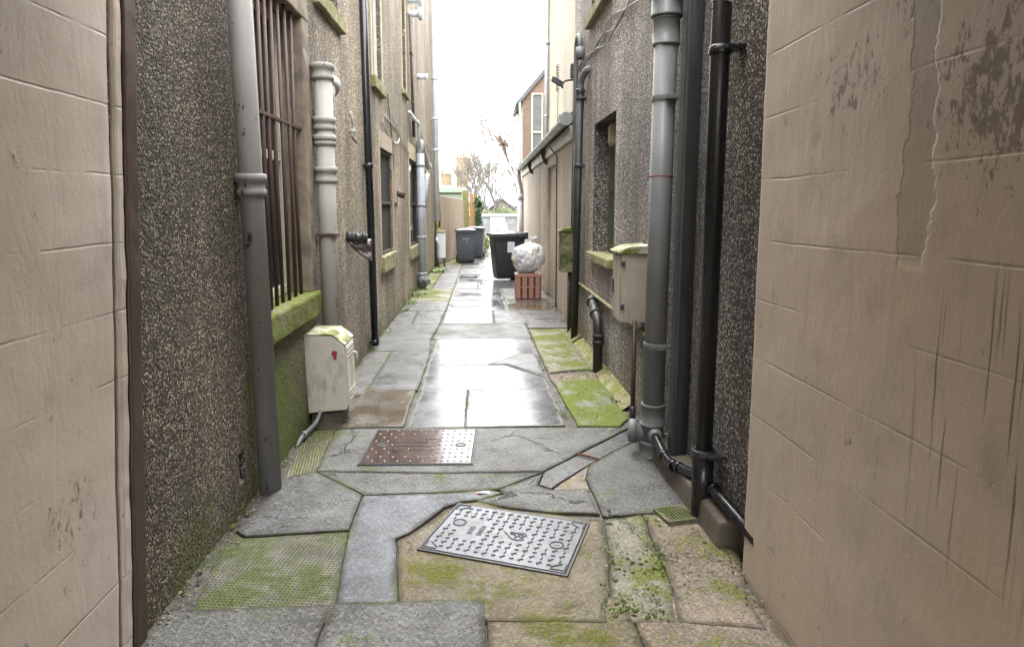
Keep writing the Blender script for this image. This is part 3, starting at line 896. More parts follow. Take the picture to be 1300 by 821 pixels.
for (p, q, r_, s_) in ((5.635, 1.10, 5.69, 2.365), (6.60, 1.10, 6.655, 2.365), (5.69, 1.10, 6.60, 1.16), (5.69, 2.31, 6.60, 2.365), (5.69, 1.70, 6.60, 1.75)):
    mb.box(xw, p, q, xw + .045, r_, s_)
w = mb.build('window', M['greenpane'], hr, .004)
w['label'] = 'small deep-set window with green-stained pane'
mb = MB(); mb.box(xw + .015, 5.68, 1.15, xw + .025, 6.61, 2.32); mb.build('pane', M['greenpane'], w)
mb = MB(); mb.box(xw - .05, 6.28, 2.14, xw + .01, 6.46, 2.345); mb.box(xw - .062, 6.30, 2.16, xw - .05, 6.44, 2.325); mb.build('vent', M['sandp'], w, .008)
mb = MB(); wobble_box(mb, rx(6.1) - .055, 5.60, 1.0, xw + .02, 6.78, 1.085, .006, .07); mb.build('sill', M['sillp'], w, .012)
mb = MB()
for (p, q, r_, s_) in ((5.955, 3.5, 6.0, 4.99), (6.90, 3.5, 6.945, 4.99), (6.0, 3.5, 6.90, 3.55), (6.0, 4.94, 6.90, 4.99), (6.0, 4.2, 6.9, 4.25)):
    mb.box(xw - .03, p, q, xw + .005, r_, s_)
w = mb.build('window', M['winframe'], hr)
mb = MB(); mb.box(xw - .018, 6.0, 3.54, xw - .008, 6.9, 4.95); mb.build('pane', M['glassd'], w)
mb = MB(); wobble_box(mb, rx(6.4) - .06, 5.85, 3.39, xw, 7.05, 3.49, .005, .08); mb.build('sill', M['sillp'], w, .012)

# ------------------------------------------------------------------ low annexe and cream house on the right
ann = thing('annexe', 'low tan-harled lean-to annexe on the right behind the rubbish', 'annexe', (1.12, 13, 0))
def PA(u, v, d): return V((1.12 + d, u, v))
mb = MB()
wall_grid(mb, PA, 8.085, 18.2, -.08, 2.55, [(10.0, 11.3, -.08, 2.2, .05, 0)], 0, 0)
mb.face([(1.12, 18.2, -.08), (1.98, 18.2, -.08), (1.98, 18.2, 3.0), (1.12, 18.2, 2.55)])
mb.face([(1.12, 8.085, -.08), (1.98, 8.085, -.08), (1.98, 8.085, 3.0), (1.12, 8.085, 2.55)])
mb.build('wall', M['harlF'], ann)
mb = MB(); mb.prism([(1.02, 8.09, 2.60), (1.985, 8.09, 3.08), (1.985, 8.09, 3.14), (1.02, 8.09, 2.66)], (0, 10.2, 0)); mb.build('roof', M['lead'], ann)
mb = MB()
for a, b in ((8.10, 11.3), (11.42, 14.6), (14.7, 18.2)): mb.box(1.075, a, 2.36, 1.117, b, 2.54)
mb.build('fascia', M['fascia'], ann, .004)
for yb in (11.36, 14.65):
    mb = MB(); mb.prism([(1.117, yb - .04, 2.58), (1.0, yb - .04, 2.58), (1.0, yb - .04, 2.46), (1.06, yb - .04, 2.30), (1.117, yb - .04, 2.26)], (0, .08, 0))
    mb.build('bracket', M['stained'], ann, .004)
mb = MB()
gx, gz = .985, 2.575
n = 10
for i in range(n):
    t0, t1 = math.pi + math.pi * i / n, math.pi + math.pi * (i + 1) / n
    for rr in (.068, .058):
        mb.face([(gx + rr * math.cos(t0), 7.75, gz + rr * math.sin(t0)), (gx + rr * math.cos(t1), 7.75, gz + rr * math.sin(t1)), (gx + rr * math.cos(t1), 18.1, gz + rr * math.sin(t1)), (gx + rr * math.cos(t0), 18.1, gz + rr * math.sin(t0))])
gut = mb.build('gutter', M['gutter'], ann, smooth=True)
for ya in (7.74, 18.1):
    mb = MB(); mb.tube([(gx, ya, gz - .004), (gx, ya + .02, gz - .004)], .078, 20); mb.build('end_cap', M['gutter'], gut)
y = 8.6
while y < 18:
    mb = MB()
    pts = [(gx + .074 * math.cos(math.pi + math.pi * i / 8), y, gz + .074 * math.sin(math.pi + math.pi * i / 8)) for i in range(9)]
    for p, q in zip(pts, pts[1:]): mb.face([p, q, (q[0], y + .05, q[2]), (p[0], y + .05, p[2])])
    mb.box(gx + .07, y, gz - .05, 1.115, y + .05, gz - .01)
    mb.build('gutter_clip', M['gutter'], gut); y += 1.02
mb = MB()
rnd = random.Random(4)
for k in range(60):
    p = V((gx + rnd.uniform(-.05, .05), 7.9 + rnd.random() * .35, gz + .01 + rnd.random() * .05)); a = V((rnd.gauss(0, 1), rnd.gauss(0, 1), rnd.gauss(0, 1))).normalized() * .03; b = V((rnd.gauss(0, 1), rnd.gauss(0, 1), 0)).normalized() * .015
    mb.face([p - a, p + b, p + a, p - b])
mb.build('moss_tuft', M['weed'], gut)

cr_ = thing('cream_house', 'cream harled house rising behind the low annexe on the right', 'house', (2.0, 14, 0))
mb = MB(); mb.box(2.0, 8.1, -.08, 9, 20.0, 8.2); mb.build('wall', M['harlC'], cr_)
mb = MB(); mb.prism([(1.85, 8.1, 8.21), (9.2, 8.1, 8.21), (5.5, 8.1, 10.4)], (0, 11.9, 0)); mb.build('roof', M['slate'], cr_)
p = thing('downpipe', 'pale grey downpipe at the far corner of the cream house, against the sky', 'drainpipe', (1.95, 19.85, 2.9))
mb = MB(); mb.tube([(1.93, 19.85, 2.92), (1.93, 19.85, 8.1)], .06, 14); mb.build('shaft', M['pvcd'], p)
for z in (4.2, 6.3):
    mb = MB(); mb.tube([(1.93, 19.85, z), (1.93, 19.85, z + .07)], .075, 14); mb.box(1.93, 19.83, z + .01, 2.0, 19.87, z + .05); mb.build('bracket', M['gutter'], p)
mb = MB(); mb.tube(bend([(1.93, 19.85, 2.9), (1.93, 19.85, 2.75), (1.3, 18.0, 2.62), (1.02, 17.6, 2.66)], .15), .06, 12); mb.build('offset_bend', M['gutter'], p)

# far stone house, gable towards us
fh = thing('brick_house', 'orange brick house with a sloping verge beyond the cream house', 'house', (1.47, 24, -.1))
mb = MB()
gp_ = [(1.46, 24, -.3), (8, 24, -.3), (8, 24, 8.2), (3.9, 24, 8.2), (1.46, 24, 5.35)]
mb.prism(gp_, (0, 3.6, 0)); mb.build('wall', M['brick'], fh)
mb = MB()
mb.prism([(1.34, 23.9, 5.22), (1.26, 23.9, 5.32), (3.9, 23.9, 8.42), (4.0, 23.9, 8.3)], (0, 3.8, 0)); mb.build('roof', M['slate'], fh)
for zz, xx in ((2.9, 1.78), (2.9, 2.3)):
    mb = MB()
    for (a, b, c, d) in ((0, 0, .05, 2.7), (.37, 0, .42, 2.7), (.05, 0, .37, .05), (.05, 2.65, .37, 2.7), (.05, 1.3, .37, 1.36)):
        mb.box(xx + a, 23.93, zz + b, xx + c, 23.997, zz + d)
    w = mb.build('window', M['winframe'], fh)
    mb = MB(); mb.box(xx + .04, 23.97, zz + .04, xx + .38, 23.985, zz + 2.66); mb.build('pane', M['glassb'], w)
mb = MB(); mb.tube([(1.30, 24.2, 5.3), (1.30, 27.4, 5.3)], .07, 10); mb.build('gutter', M['blkold'], fh)
p = thing('downpipe', 'thin green-grey downpipe on the near corner of the brick house', 'drainpipe', (1.38, 23.9, -.2))
mb = MB(); mb.tube([(1.36, 23.9, -.2), (1.36, 23.9, 5.25)], .04, 10); mb.build('shaft', M['teal'], p)
mb = MB(); mb.box(1.29, 23.84, 1.9, 1.43, 23.94, 2.15); mb.build('junction_box', M['label'], p)

# downpipe with swan neck at the end of the annexe gutter
p = thing('downpipe', 'mid grey downpipe with a swan neck below the annexe gutter end', 'drainpipe', (1.07, 17.95, 0))
mb = MB(); mb.tube(bend([(.985, 17.95, 2.52), (.985, 17.95, 2.32), (1.06, 17.95, 2.05), (1.06, 17.95, 1.85)], .12), .055, 12); mb.build('swan_neck', M['pvcd'], p)
mb = MB(); mb.tube([(1.06, 17.95, 0.0), (1.06, 17.95, 1.86)], .07, 12); mb.build('shaft', M['pvcd'], p)
mb = MB(); mb.tube([(1.06, 17.95, 1.72), (1.06, 17.95, 1.9)], .085, 12); mb.build('collar', M['pvcd'], p)

# ------------------------------------------------------------------ passage the photograph looks out of
def pale_wall(name, label, X, sgn, y0, y1, mat, depth, lean=0.0):
    mb = MB(); st = .02
    ny = int((y1 - y0) / st); nz = int(2.92 / st)
    vs = {}
    for i in range(ny + 1):
        for j in range(nz + 1):
            y = y0 + (y1 - y0) * i / ny; z = -.06 + 2.96 * j / nz
            q = V((X * 3, y, z))
            d = .006 * noise.noise(q * 1.3) + .003 * noise.noise(q * 4.5) + .0012 * noise.noise(q * 14)
            e = (y1 - y) 
            if e < .03: d -= (.03 - e) ** 2 * 14        # worn, rounded arris
            yy = y + (.006 * noise.noise(V((0, 3, z * 2.2))) + .003 * noise.noise(V((0, 3, z * 9)))) * (1 if i == ny else max(0, 1 - e * 8))
            yy += lean * z * max(0, (y - y1 + 1.2) / 1.2)
            vs[i, j] = mb.bm.verts.new((X - sgn * d * -1, yy, z))
    for i in range(ny):
        for j in range(nz):
            f = mb.bm.faces.new((vs[i, j], vs[i + 1, j], vs[i + 1, j + 1], vs[i, j + 1])); f.smooth = True
    for j in range(nz):      # end face and back
        a, b = vs[ny, j], vs[ny, j + 1]
        c = mb.bm.verts.new((X - sgn * depth, a.co.y - .005, a.co.z)); d = mb.bm.verts.new((X - sgn * depth, b.co.y - .005, b.co.z))
        mb.bm.faces.new((a, c, d, b))
    o = mb.build(name, mat)
    tag(o, label, 'wall'); return o

pale_wall('passage_wall', 'pale pink-beige painted passage wall at the left edge, jointed in courses', LX + .014, 1, -3.2, 2.092, M['paleL'], .3, .098)
pale_wall('passage_wall', 'brown-beige painted passage wall filling the right side, with drips and a bare peeled strip', 1.10, -1, -3.2, 2.565, M['paleR'], .3)
mb = MB(); mb.box(-1.9, -3.2, 2.86, 1.9, 2.26, 3.1)
mb.box(-8, -3.2, 3.101, 8, 2.26, 3.7)
tag(mb.build('passage_ceiling', M['ceil']), 'painted ceiling and storey over the passage we look out of', 'ceiling')
j = thing('door_post', 'thin dark brown painted post between the pale left passage wall and the pebble-dash', 'post', (LX, 2.2, 0))
def leaned(mb):
    for v in mb.bm.verts: v.co.y += .098 * v.co.z
mb = MB(); wobble_box(mb, LX - .1, 2.152, -.05, LX + .026, 2.23, 2.86, .004, .07); leaned(mb); mb.build('post', M['jamb'], j, .006)
mb = MB(); wobble_box(mb, LX - .1, 2.098, -.05, LX + .020, 2.149, 2.86, .005, .05); leaned(mb); mb.build('edge_bead', M['paleL'], j, .012)

# ------------------------------------------------------------------ pipes on the left house
def vpipe(mb, x, y, z0, z1, r, n=22, lean=0.0):
    mb.tube([(x, y, z0), (x, y + lean, z1)], r, n)

def collar_prof(r, h):
    return [(0, r), (.0, r * 1.12), (.014, r * 1.22), (.03, r * 1.22), (.04, r * 1.1), (h - .045, r * 1.1), (h - .035, r * 1.26), (h - .004, r * 1.26), (h, r * 1.12), (h, r)]

p = thing('soil_pipe', 'thick grey cast iron pipe nearest on the left, beside the barred window', 'drainpipe', (-1.17, 3.46, 0))
mb = MB(); mb.tube([(-1.18, 3.46, -.03), (-1.182, 3.315, 3.6)], .059, 26); mb.build('shaft', M['iron'], p)
mb = MB(); mb.ring((-1.181, 3.395, 1.60), (0, -.04, 1), collar_prof(.061, .115), 26); mb.build('collar', M['iron'], p)
p = thing('vent_pipe', 'grey iron soil pipe with stacked collars rising behind the cream meter box', 'drainpipe', (-1.165, 4.93, 0))
mb = MB(); vpipe(mb, -1.165, 4.92, -.02, 2.56, .067, 24, .02); mb.build('shaft', M['iron2'], p)
for z, h in ((2.46, .12), (2.10, .10), (1.99, .08), (1.72, .12)):
    mb = MB(); mb.ring((-1.165, 4.935, z), (0, 0, 1), collar_prof(.067, h), 24); mb.build('collar', M['iron2'], p)
mb = MB(); mb.box(-1.24, 4.85, 1.33, -1.09, 4.995, 1.352); mb.build('bracket', M['rust'], p, .004)
mb = MB(); mb.tube([(-1.165, 4.94, 2.30), (-1.155, 5.10, 2.44)], [.055, .055], 18); mb.tube([(-1.155, 5.09, 2.43), (-1.150, 5.15, 2.485)], .072, 20); mb.build('branch', M['iron2'], p)

p = thing('downpipe', 'slim glossy black downpipe on the left wall between the meter box and the dark window', 'drainpipe', (-1.195, 7.08, 0))
mb = MB(); mb.tube([(-1.195, 7.05, .03), (-1.195, 6.80, 4.9)], .040, 18); mb.build('shaft', M['blk'], p)
for z in (.05, 1.95, 3.95):
    mb = MB(); yy = 7.05 - .0513 * z
    mb.tube([(-1.195, yy, z), (-1.195, yy, z + .05)], .047, 18); mb.box(-1.25, yy - .06, z + .01, -1.2, yy + .06, z + .035); mb.build('bracket', M['blk'], p)

p = thing('soil_pipe', 'mid grey plastic soil pipe with branch arms, on the left wall far down the lane', 'drainpipe', (-1.16, 12.25, 0))
mb = MB(); vpipe(mb, -1.155, 12.25, 0.0, 2.52, .075, 18); mb.build('shaft', M['pvcd'], p)
for z in (.26, .95, 1.55, 2.28):
    mb = MB(); mb.tube([(-1.155, 12.25, z), (-1.155, 12.25, z + .05)], .086, 18); mb.build('collar', M['pvcd'], p)
mb = MB(); mb.tube(bend([(-1.155, 12.25, 2.5), (-1.155, 12.25, 2.74), (-1.155, 13.6, 2.42), (-1.155, 14.2, 2.40)], .2), .07, 14); mb.build('branch', M['pvcd'], p)
mb = MB(); mb.tube([(-1.155, 12.25, .05), (-1.155, 12.25, .25)], .09, 18); mb.tube([(-1.155, 12.25, .15), (-1.03, 12.1, .15)], .05, 14); mb.build('access_cap', M['pvc'], p)
mb = MB(); mb.tube(bend([(-1.16, 12.2, 2.62), (-1.16, 12.1, 3.05), (-1.16, 11.4, 3.02), (-1.22, 11.25, 3.12), (-1.26, 11.2, 3.12)], .1), .03, 10); mb.build('waste_arm', M['white'], p)
p = thing('waste_pipe', 'dark grey angled waste pipe beside the far grey soil pipe', 'pipe', (-1.15, 13.2, 1.6))
mb = MB(); mb.tube(bend([(-1.26, 13.3, 2.18), (-1.12, 13.3, 2.18), (-1.12, 13.1, 2.12), (-1.14, 12.75, 1.55)], .08), .055, 14); mb.build('shaft', M['pvcd'], p)
mb = MB(); mb.tube([(-1.17, 13.3, 2.18), (-1.11, 13.3, 2.18)], .085, 16); mb.build('collar', M['pvc'], p)

p = thing('downpipe', 'white downpipe at the far end of the left house, against the sky', 'drainpipe', (-1.16, 16.3, 0))
mb = MB(); vpipe(mb, -1.15, 16.3, 1.2, 7.55, .075, 14); mb.build('shaft', M['white'], p)
for z in (2.9, 3.65, 4.6):
    mb = MB(); mb.tube([(-1.15, 16.3, z), (-1.15, 16.3, z + .05)], .085, 14); mb.box(-1.26, 16.28, z, -1.15, 16.32, z + .04); mb.build('bracket', M['white'], p)
mb = MB(); mb.tube([(-1.20, 16.9, -.02), (-1.20, 16.9, 1.9)], .05, 12); mb.build('foot', M['fencep'], p)
p = thing('downpipe', 'thin pale downpipe just beyond the white one at the end of the left house', 'drainpipe', (-1.15, 17.0, 0))
mb = MB(); vpipe(mb, -1.165, 17.05, 1.6, 7.55, .04, 12); mb.build('shaft', M['teal'], p)
for z in (3.6, 4.9):
    mb = MB(); mb.tube([(-1.165, 17.05, z), (-1.165, 17.05, z + .05)], .05, 12); mb.build('collar', M['teal'], p)
mb = MB(); mb.tube([(-1.165, 17.05, 1.0), (-1.165, 17.05, 1.7)], .055, 12); mb.build('joint', M['blkg'], p)

# flue terminals high on the left wall
for y, z, lab in ((11.55, 5.02, 'upper white boiler flue sticking out near the top of the left wall'), (11.5, 4.78, 'lower white boiler flue under another on the left wall')):
    p = thing('boiler_flue', lab, 'flue', (LX, y, z), 'flues on the left wall')
    mb = MB(); mb.tube([(LX - .02, y, z), (LX + .20, y, z)], .055, 14); mb.build('duct', M['white'], p)
    mb = MB(); mb.ring((LX + .18, y, z), (1, 0, 0), [(0, .055), (0, .10), (.05, .105), (.075, .09), (.075, .0)], 18); mb.build('terminal', M['white'], p)
p = thing('boiler_flue', 'single white flue stub halfway up the far left wall', 'flue', (LX, 12.9, 4.0), 'flues on the left wall')
mb = MB(); mb.tube([(LX - .02, 12.9, 4.02), (LX + .16, 12.9, 4.02)], .05, 14); mb.build('duct', M['white'], p)
mb = MB(); mb.tube([(LX + .15, 12.9, 4.02), (LX + .2, 12.9, 4.02)], .06, 14); mb.build('terminal', M['white'], p)
for yy, lab in ((11.32, 'left of the twin thin brown pipes below the white flues'), (11.46, 'right of the twin thin brown pipes below the white flues')):
    mb = MB(); mb.tube([(LX + .05, yy + .25, 2.75), (LX + .05, yy, 4.72)], .022, 10)
    for z in (3.3, 4.1): mb.tube([(LX + .05, yy + .25 - (z - 2.75) * .127, z), (LX + .05, yy + .25 - (z - 2.75) * .127, z + .04)], .03, 10)
    tag(mb.build('overflow_pipe', M['iron2' if yy > 11.4 else 'brownpipe']), lab, 'pipe', 'twin overflow pipes')
p = thing('flue_pipe', 'short dark brown pipe stub out of the left wall past the dark window', 'pipe', (LX, 9.6, 1.75))
mb = MB(); mb.tube([(LX - .02, 9.45, 1.76), (LX + .13, 9.45, 1.70)], .048, 14); mb.build('stub', M['rust'], p)
mb = MB(); wobble_box(mb, LX - .01, 9.28, 1.60, LX + .022, 9.62, 1.93, .004, .06); mb.build('stone_plate', M['sandp'], p)

# bandaged waste stub
p = thing('waste_pipe', 'dark pipe stub wrapped in torn plastic film, left of the black downpipe', 'pipe', (LX, 6.0, 1.25))
mb = MB(); mb.tube([(LX - .02, 6.0, 1.275), (LX + .12, 6.0, 1.262), (LX + .17, 6.03, 1.25)], .045, 16); mb.build('stub', M['blkold'], p)
mb = MB()
for k in range(5):
    c = V((LX + .02 + .032 * k, 6.0, 1.27)); mb.ring(c, (1, .1, .15 * (-1) ** k), [(0, .047), (.008, .052), (.02, .05), (.024, .047)], 16)
mb.build('tape_wrap', M['blkg'], p)
mb = MB()
rnd = random.Random(2)
nU, nV = 10, 10
g = {}
for i in range(nU + 1):
    for q in range(nV + 1):
        u, v = i / nU, q / nV
        x = LX + .06 + .16 * u; z = 1.25 - (.02 + .19 * (u ** .7)) * v
        y = 5.98 + .05 * noise.noise(V((u * 4, v * 5, 2))) + .05 * u
        g[i, q] = mb.bm.verts.new((x - .05 * v * (1 - u), y, z))
for i in range(nU):
    for q in range(nV): mb.bm.faces.new((g[i, q], g[i + 1, q], g[i + 1, q + 1], g[i, q + 1]))
o = mb.build('film', M['film'], p, smooth=True)
sm = o.modifiers.new('thick', 'SOLIDIFY'); sm.thickness = .003

# ------------------------------------------------------------------ meter boxes
p = thing('meter_box', 'cream plastic meter box with mossy lid and red mark, leaning off the left wall', 'meter box', (-1.1, 4.65, .08))
MXB = Matrix.Translation((-1.1, 4.65, .1)) @ Matrix.Rotation(R(-1.5), 4, 'Y') @ Matrix.Rotation(R(1.5), 4, 'X') @ Matrix.Translation((1.1, -4.65, -.1))
def Q(pts): return [MXB @ V(q) for q in pts]
mb = MB()
prof = [(-1.245, .10), (-.975, .115), (-.965, .15), (-.965, .585), (-1.045, .655), (-1.245, .665)]
mb.prism(Q([(x, 4.50, z) for x, z in prof]), MXB.to_3x3() @ V((0, .29, 0))); mb.build('body', M['boxw'], p, .006)
mb = MB()
mb.prism(Q([(-1.24, 4.498, .664), (-1.046, 4.498, .656), (-.960, 4.498, .584), (-.955, 4.498, .59), (-1.043, 4.498, .668), (-1.24, 4.498, .677)]), MXB.to_3x3() @ V((0, .30, 0))); mb.build('lid', M['boxmoss'], p, .003)
mb = MB(); mb.box(-.964, 4.52, .14, -.955, 4.77, .57, 0, MXB)
d = mb.build('door', M['boxw'], p, .003)
for z in (.17, .20, .23, .48, .51, .54):
    mb = MB(); mb.box(-.9555, 4.535, z, -.950, 4.755, z + .012, 0, MXB); mb.build('louvre', M['boxg'], d, .002)
mb = MB()
c = MXB @ V((-1.035, 4.4985, .53))
mb.tube([c, c + V((0, -.0025, 0))], .020, 18); mb.box(-1.042, 4.4965, .488, -1.022, 4.499, .52, 0, MXB)
mb.build('red_mark', M['red'], p)
mb = MB(); mb.tube(bend([(-1.0, 4.82, .46), (-.96, 4.84, .46), (-.96, 4.84, .40)], .02), .008, 8); mb.build('latch', M['boxw'], p)
p = thing('service_duct', 'bent grey duct running into the hole beneath the cream meter box', 'pipe', (-1.2, 4.4, 0))
mb = MB(); mb.tube(bend([(-1.16, 4.52, .11), (-1.17, 4.42, .05), (-1.215, 4.2, .03), (-1.23, 4.1, -.03)], .05), .014, 10); mb.build('tube', M['pvc'], p)
mb = MB(); mb.ring((-1.205, 4.24, .032), (-.3, -1, 0), [(0, .018), (0, .024), (.02, .024), (.02, .018)], 10); mb.build('collar', M['iron'], p)
mb = MB(); wobble_box(mb, -1.23, 4.53, -.03, -1.02, 4.78, .085, .02, .04)
tag(mb.build('rubble_heap', M['plinth']), 'dark broken mortar packed under the cream meter box', 'rubble')

p = thing('meter_box', 'beige meter box with mossy lid on the right wall behind the grey soil pipe', 'meter box', (1.05, 4.5, .7))
x0 = rx(4.5) - .21
mb = MB()
mb.box(x0 + .006, 4.40, .745, 1.16, 4.66, 1.225); mb.build('body', M['boxg'], p, .006)
mb = MB()
mb.prism([(x0 - .02, 4.38, 1.225), (1.17, 4.38, 1.225), (1.17, 4.38, 1.285), (x0 + .06, 4.38, 1.275), (x0 - .02, 4.38, 1.24)], (0, .31, 0)); mb.build('lid', M['boxmoss'], p, .006)
mb = MB(); mb.box(x0 - .002, 4.42, .76, x0 + .006, 4.65, 1.21)
d = mb.build('door', M['boxg'], p, .003)
mb = MB(); mb.box(x0 - .010, 4.60, .93, x0 - .002, 4.63, 1.03); mb.build('handle', M['stained'], d, .003)
for z in (.84, 1.14):
    mb = MB(); mb.box(x0 + .004, 4.385, z, x0 + .03, 4.40, z + .035); mb.build('hinge', M['stained'], p, .002)
p = thing('service_duct', 'thin brown conduit dropping from the beige meter box to the moss', 'pipe', (1.05, 4.35, .1))
mb = MB(); mb.tube([(1.052, 4.40, .76), (1.045, 4.36, .03)], .016, 10); mb.build('tube', M['brownpipe'], p)
mb = MB(); mb.tube([(1.046, 4.365, .03), (1.047, 4.37, .16)], .023, 10); mb.build('sleeve', M['blkold'], p)

p = thing('meter_box', 'old green-stained box on the right wall behind the slim black downpipe', 'meter box', (1.03, 7.95, .75))
mb = MB(); mb.box(.95, 7.82, .75, 1.12, 8.07, 1.25); mb.build('body', M['boxgreen'], p, .01)
mb = MB(); mb.prism([(.925, 7.79, 1.25), (1.12, 7.79, 1.25), (1.12, 7.79, 1.30), (.96, 7.79, 1.285)], (0, .31, 0)); mb.build('lid', M['sillm'], p, .006)
mb = MB(); mb.box(.942, 7.85, .79, .950, 8.04, 1.22); mb.build('door', M['boxgreen'], p, .004)
mb = MB(); mb.tube([(1.06, 7.9, .75), (1.06, 7.9, .0)], .02, 10); mb.build('conduit', M['blkold'], p)

# ------------------------------------------------------------------ pipes on the right house
p = thing('soil_pipe', 'fat mid grey plastic soil pipe with a red tape mark on the right wall', 'drainpipe', (1.052, 3.86, 0))
px, py = 1.052, 3.86
def gy(z): return py - .025 * z
mb = MB(); mb.tube([(px, gy(0), -.02), (px, gy(2.6), 2.6)], .066, 28); mb.build('shaft', M['pvc'], p)
def coll(z0, z1, r, m='pvc', name='collar'):
    mb = MB(); mb.ring((px, gy(z0), z0), (0, -.025, 1), [(0, .06), (0, r), (.012, r + .004), (.014, r), (z1 - z0 - .014, r), (z1 - z0 - .012, r + .004), (z1 - z0, r), (z1 - z0, .06)], 28)
    return mb.build(name, M[m], p)
coll(2.46, 2.615, .076)
coll(2.615, 3.0, .088, name='branch_boss')
for yy, s in ((-.0, 1),):
    mb = MB(); mb.tube([(px - .02, gy(2.76) - .02, 2.76), (px - .105, gy(2.76) - .055, 2.79)], .055, 22); mb.ring((px - .10, gy(2.76) - .052, 2.79), (-.9, -.4, .3), [(0, .055), (0, .064), (.02, .064), (.02, .048), (.012, .045)], 22)
    mb.tube([(px, gy(2.76), 2.76), (px - .01, gy(2.76) + .13, 2.78)], .05, 20); mb.tube([(px - .01, gy(2.76) + .12, 2.78), (px - .011, gy(2.76) + .15, 2.782)], .062, 20)
    mb.tube([(px, gy(2.76), 2.76), (px + .03, gy(2.76) - .12, 2.76)], .05, 20)
    mb.build('branch', M['pvc'], p)
mb = MB(); mb.tube([(px, gy(2.98), 2.98), (px, gy(4), 4.2)], .066, 24); mb.build('upper_shaft', M['pvc'], p)
for z in (2.15, .69):
    mb = MB(); mb.tube([(px, gy(z), z), (px, gy(z), z + .035)], .073, 26)
    mb.box(px, gy(z) - .085, z + .005, rx(3.8) + .005, gy(z) - .06, z + .028); mb.box(px - .01, gy(z) - .1, z + .004, px + .03, gy(z) - .06, z + .03); mb.build('bracket', M['pvc'], p, .003)
coll(.20, .34, .074)
coll(-.02, .10, .080)
mb = MB(); mb.ring((px - .03, gy(.14) + .03, .14), (-.93, .36, 0), [(0, .06), (.06, .062), (.06, .074), (.105, .074), (.108, .066), (.098, .05)], 24); mb.build('access_cap', M['pvc'], p)
mb = MB(); mb.ring((px, gy(1.71), 1.715), (.05, .1, 1), [(0, .0664), (0, .0674), (.013, .0674), (.013, .0664)], 28); mb.build('tape_mark', M['redline'], p)

p = thing('downpipe', 'worn black rectangular downpipe between the grey soil pipe and the glossy black pipe', 'drainpipe', (1.12, 3.57, 0))
mb = MB(); mb.prism([(1.075, 3.52, .0), (1.155, 3.52, .0), (1.155, 3.62, .0), (1.075, 3.62, .0)], (0, -.06, 4.2)); mb.build('shaft', M['blkold'], p, .016)
mb = MB(); mb.prism([(1.135, 3.512, .0), (1.158, 3.512, .0), (1.158, 3.522, .0), (1.135, 3.522, .0)], (0, -.06, 4.2)); mb.build('back_strip', M['rubber'], p, .002)

p = thing('downpipe', 'glossy black round downpipe nearest on the right, ending over the mossy grate', 'drainpipe', (1.08, 3.02, 0))
bx, by = 1.085, 3.03
mb = MB(); mb.tube([(bx, by, .36), (bx, by - .035, 4.0)], .044, 26); mb.build('shaft', M['blk'], p)
mb = MB(); mb.tube([(bx, by, .0), (bx, by, .365)], .052, 26); mb.build('shoe', M['blk'], p)
mb = MB(); mb.ring((bx, by, .33), (0, 0, 1), [(0, .05), (0, .058), (.03, .058), (.03, .045)], 26)
mb.box(bx, by - .085, .335, rx(3) + .0, by + .085, .352); mb.build('bracket', M['blkold'], p, .002)
mb = MB(); mb.ring((bx, by - .022, 2.235), (0, 0, 1), [(0, .045), (0, .051), (.012, .054), (.034, .051), (.04, .045)], 26)
mb.box(bx, by - .11, 2.245, rx(3) + .0, by - .02, 2.265); mb.tube([(bx + .02, by - .06, 2.255), (bx + .05, by - .13, 2.255)], .009, 8); mb.build('bracket', M['blk'], p, .002)
mb = MB(); mb.ring((bx, by - .024, 2.475), (0, 0, 1), [(0, .045), (0, .053), (.01, .056), (.10, .056), (.11, .053), (.11, .045)], 26); mb.build('collar', M['blk'], p)
mb = MB()
mb.tube([(bx + .062 * math.cos(a), by - .03 + .062 * math.sin(a), 2.452 + .008 * math.sin(2 * a)) for a in [2 * math.pi * i / 20 for i in range(21)]], .0035, 6, caps=False)
mb.tube([(bx + .06, by - .03, 2.452), (bx + .07, by - .1, 2.46), (1.16, 2.7, 2.49)], .0035, 6)
tag(mb.build('cable', M['cable']), 'grey cable tied round the glossy black downpipe near the top of the photo', 'cable')

p = thing('waste_pipe', 'black jointed waste pipe running low from the grey soil pipe behind the downpipe', 'pipe', (1.07, 3.4, .15))
pts = [(1.05, 3.80, .165), (1.03, 3.70, .175), (1.035, 3.50, .125), (1.05, 3.40, .125), (1.12, 3.10, .175), (1.12, 2.45, .185)]
mb = MB(); mb.tube(bend(pts, .04), .0265, 16); mb.build('tube', M['blk'], p)
mb = MB(); mb.ring((1.038, 3.735, .172), (-.2, -1, .1), [(0, .026), (0, .043), (.02, .043), (.035, .034), (.04, .026)], 18)
mb.build('boss', M['pvc'], p)
for c, ax in (((1.034, 3.54, .133), (.02, -1, -.2)), ((1.048, 3.41, .125), (.1, -1, .0)), ((1.06, 3.355, .133), (.2, -1, .15)), ((1.12, 2.98, .178), (0, -1, .02))):
    mb = MB(); mb.ring(c, ax, [(0, .026), (0, .032), (.035, .032), (.035, .026)], 18); mb.build('coupling', M['blk'], p)

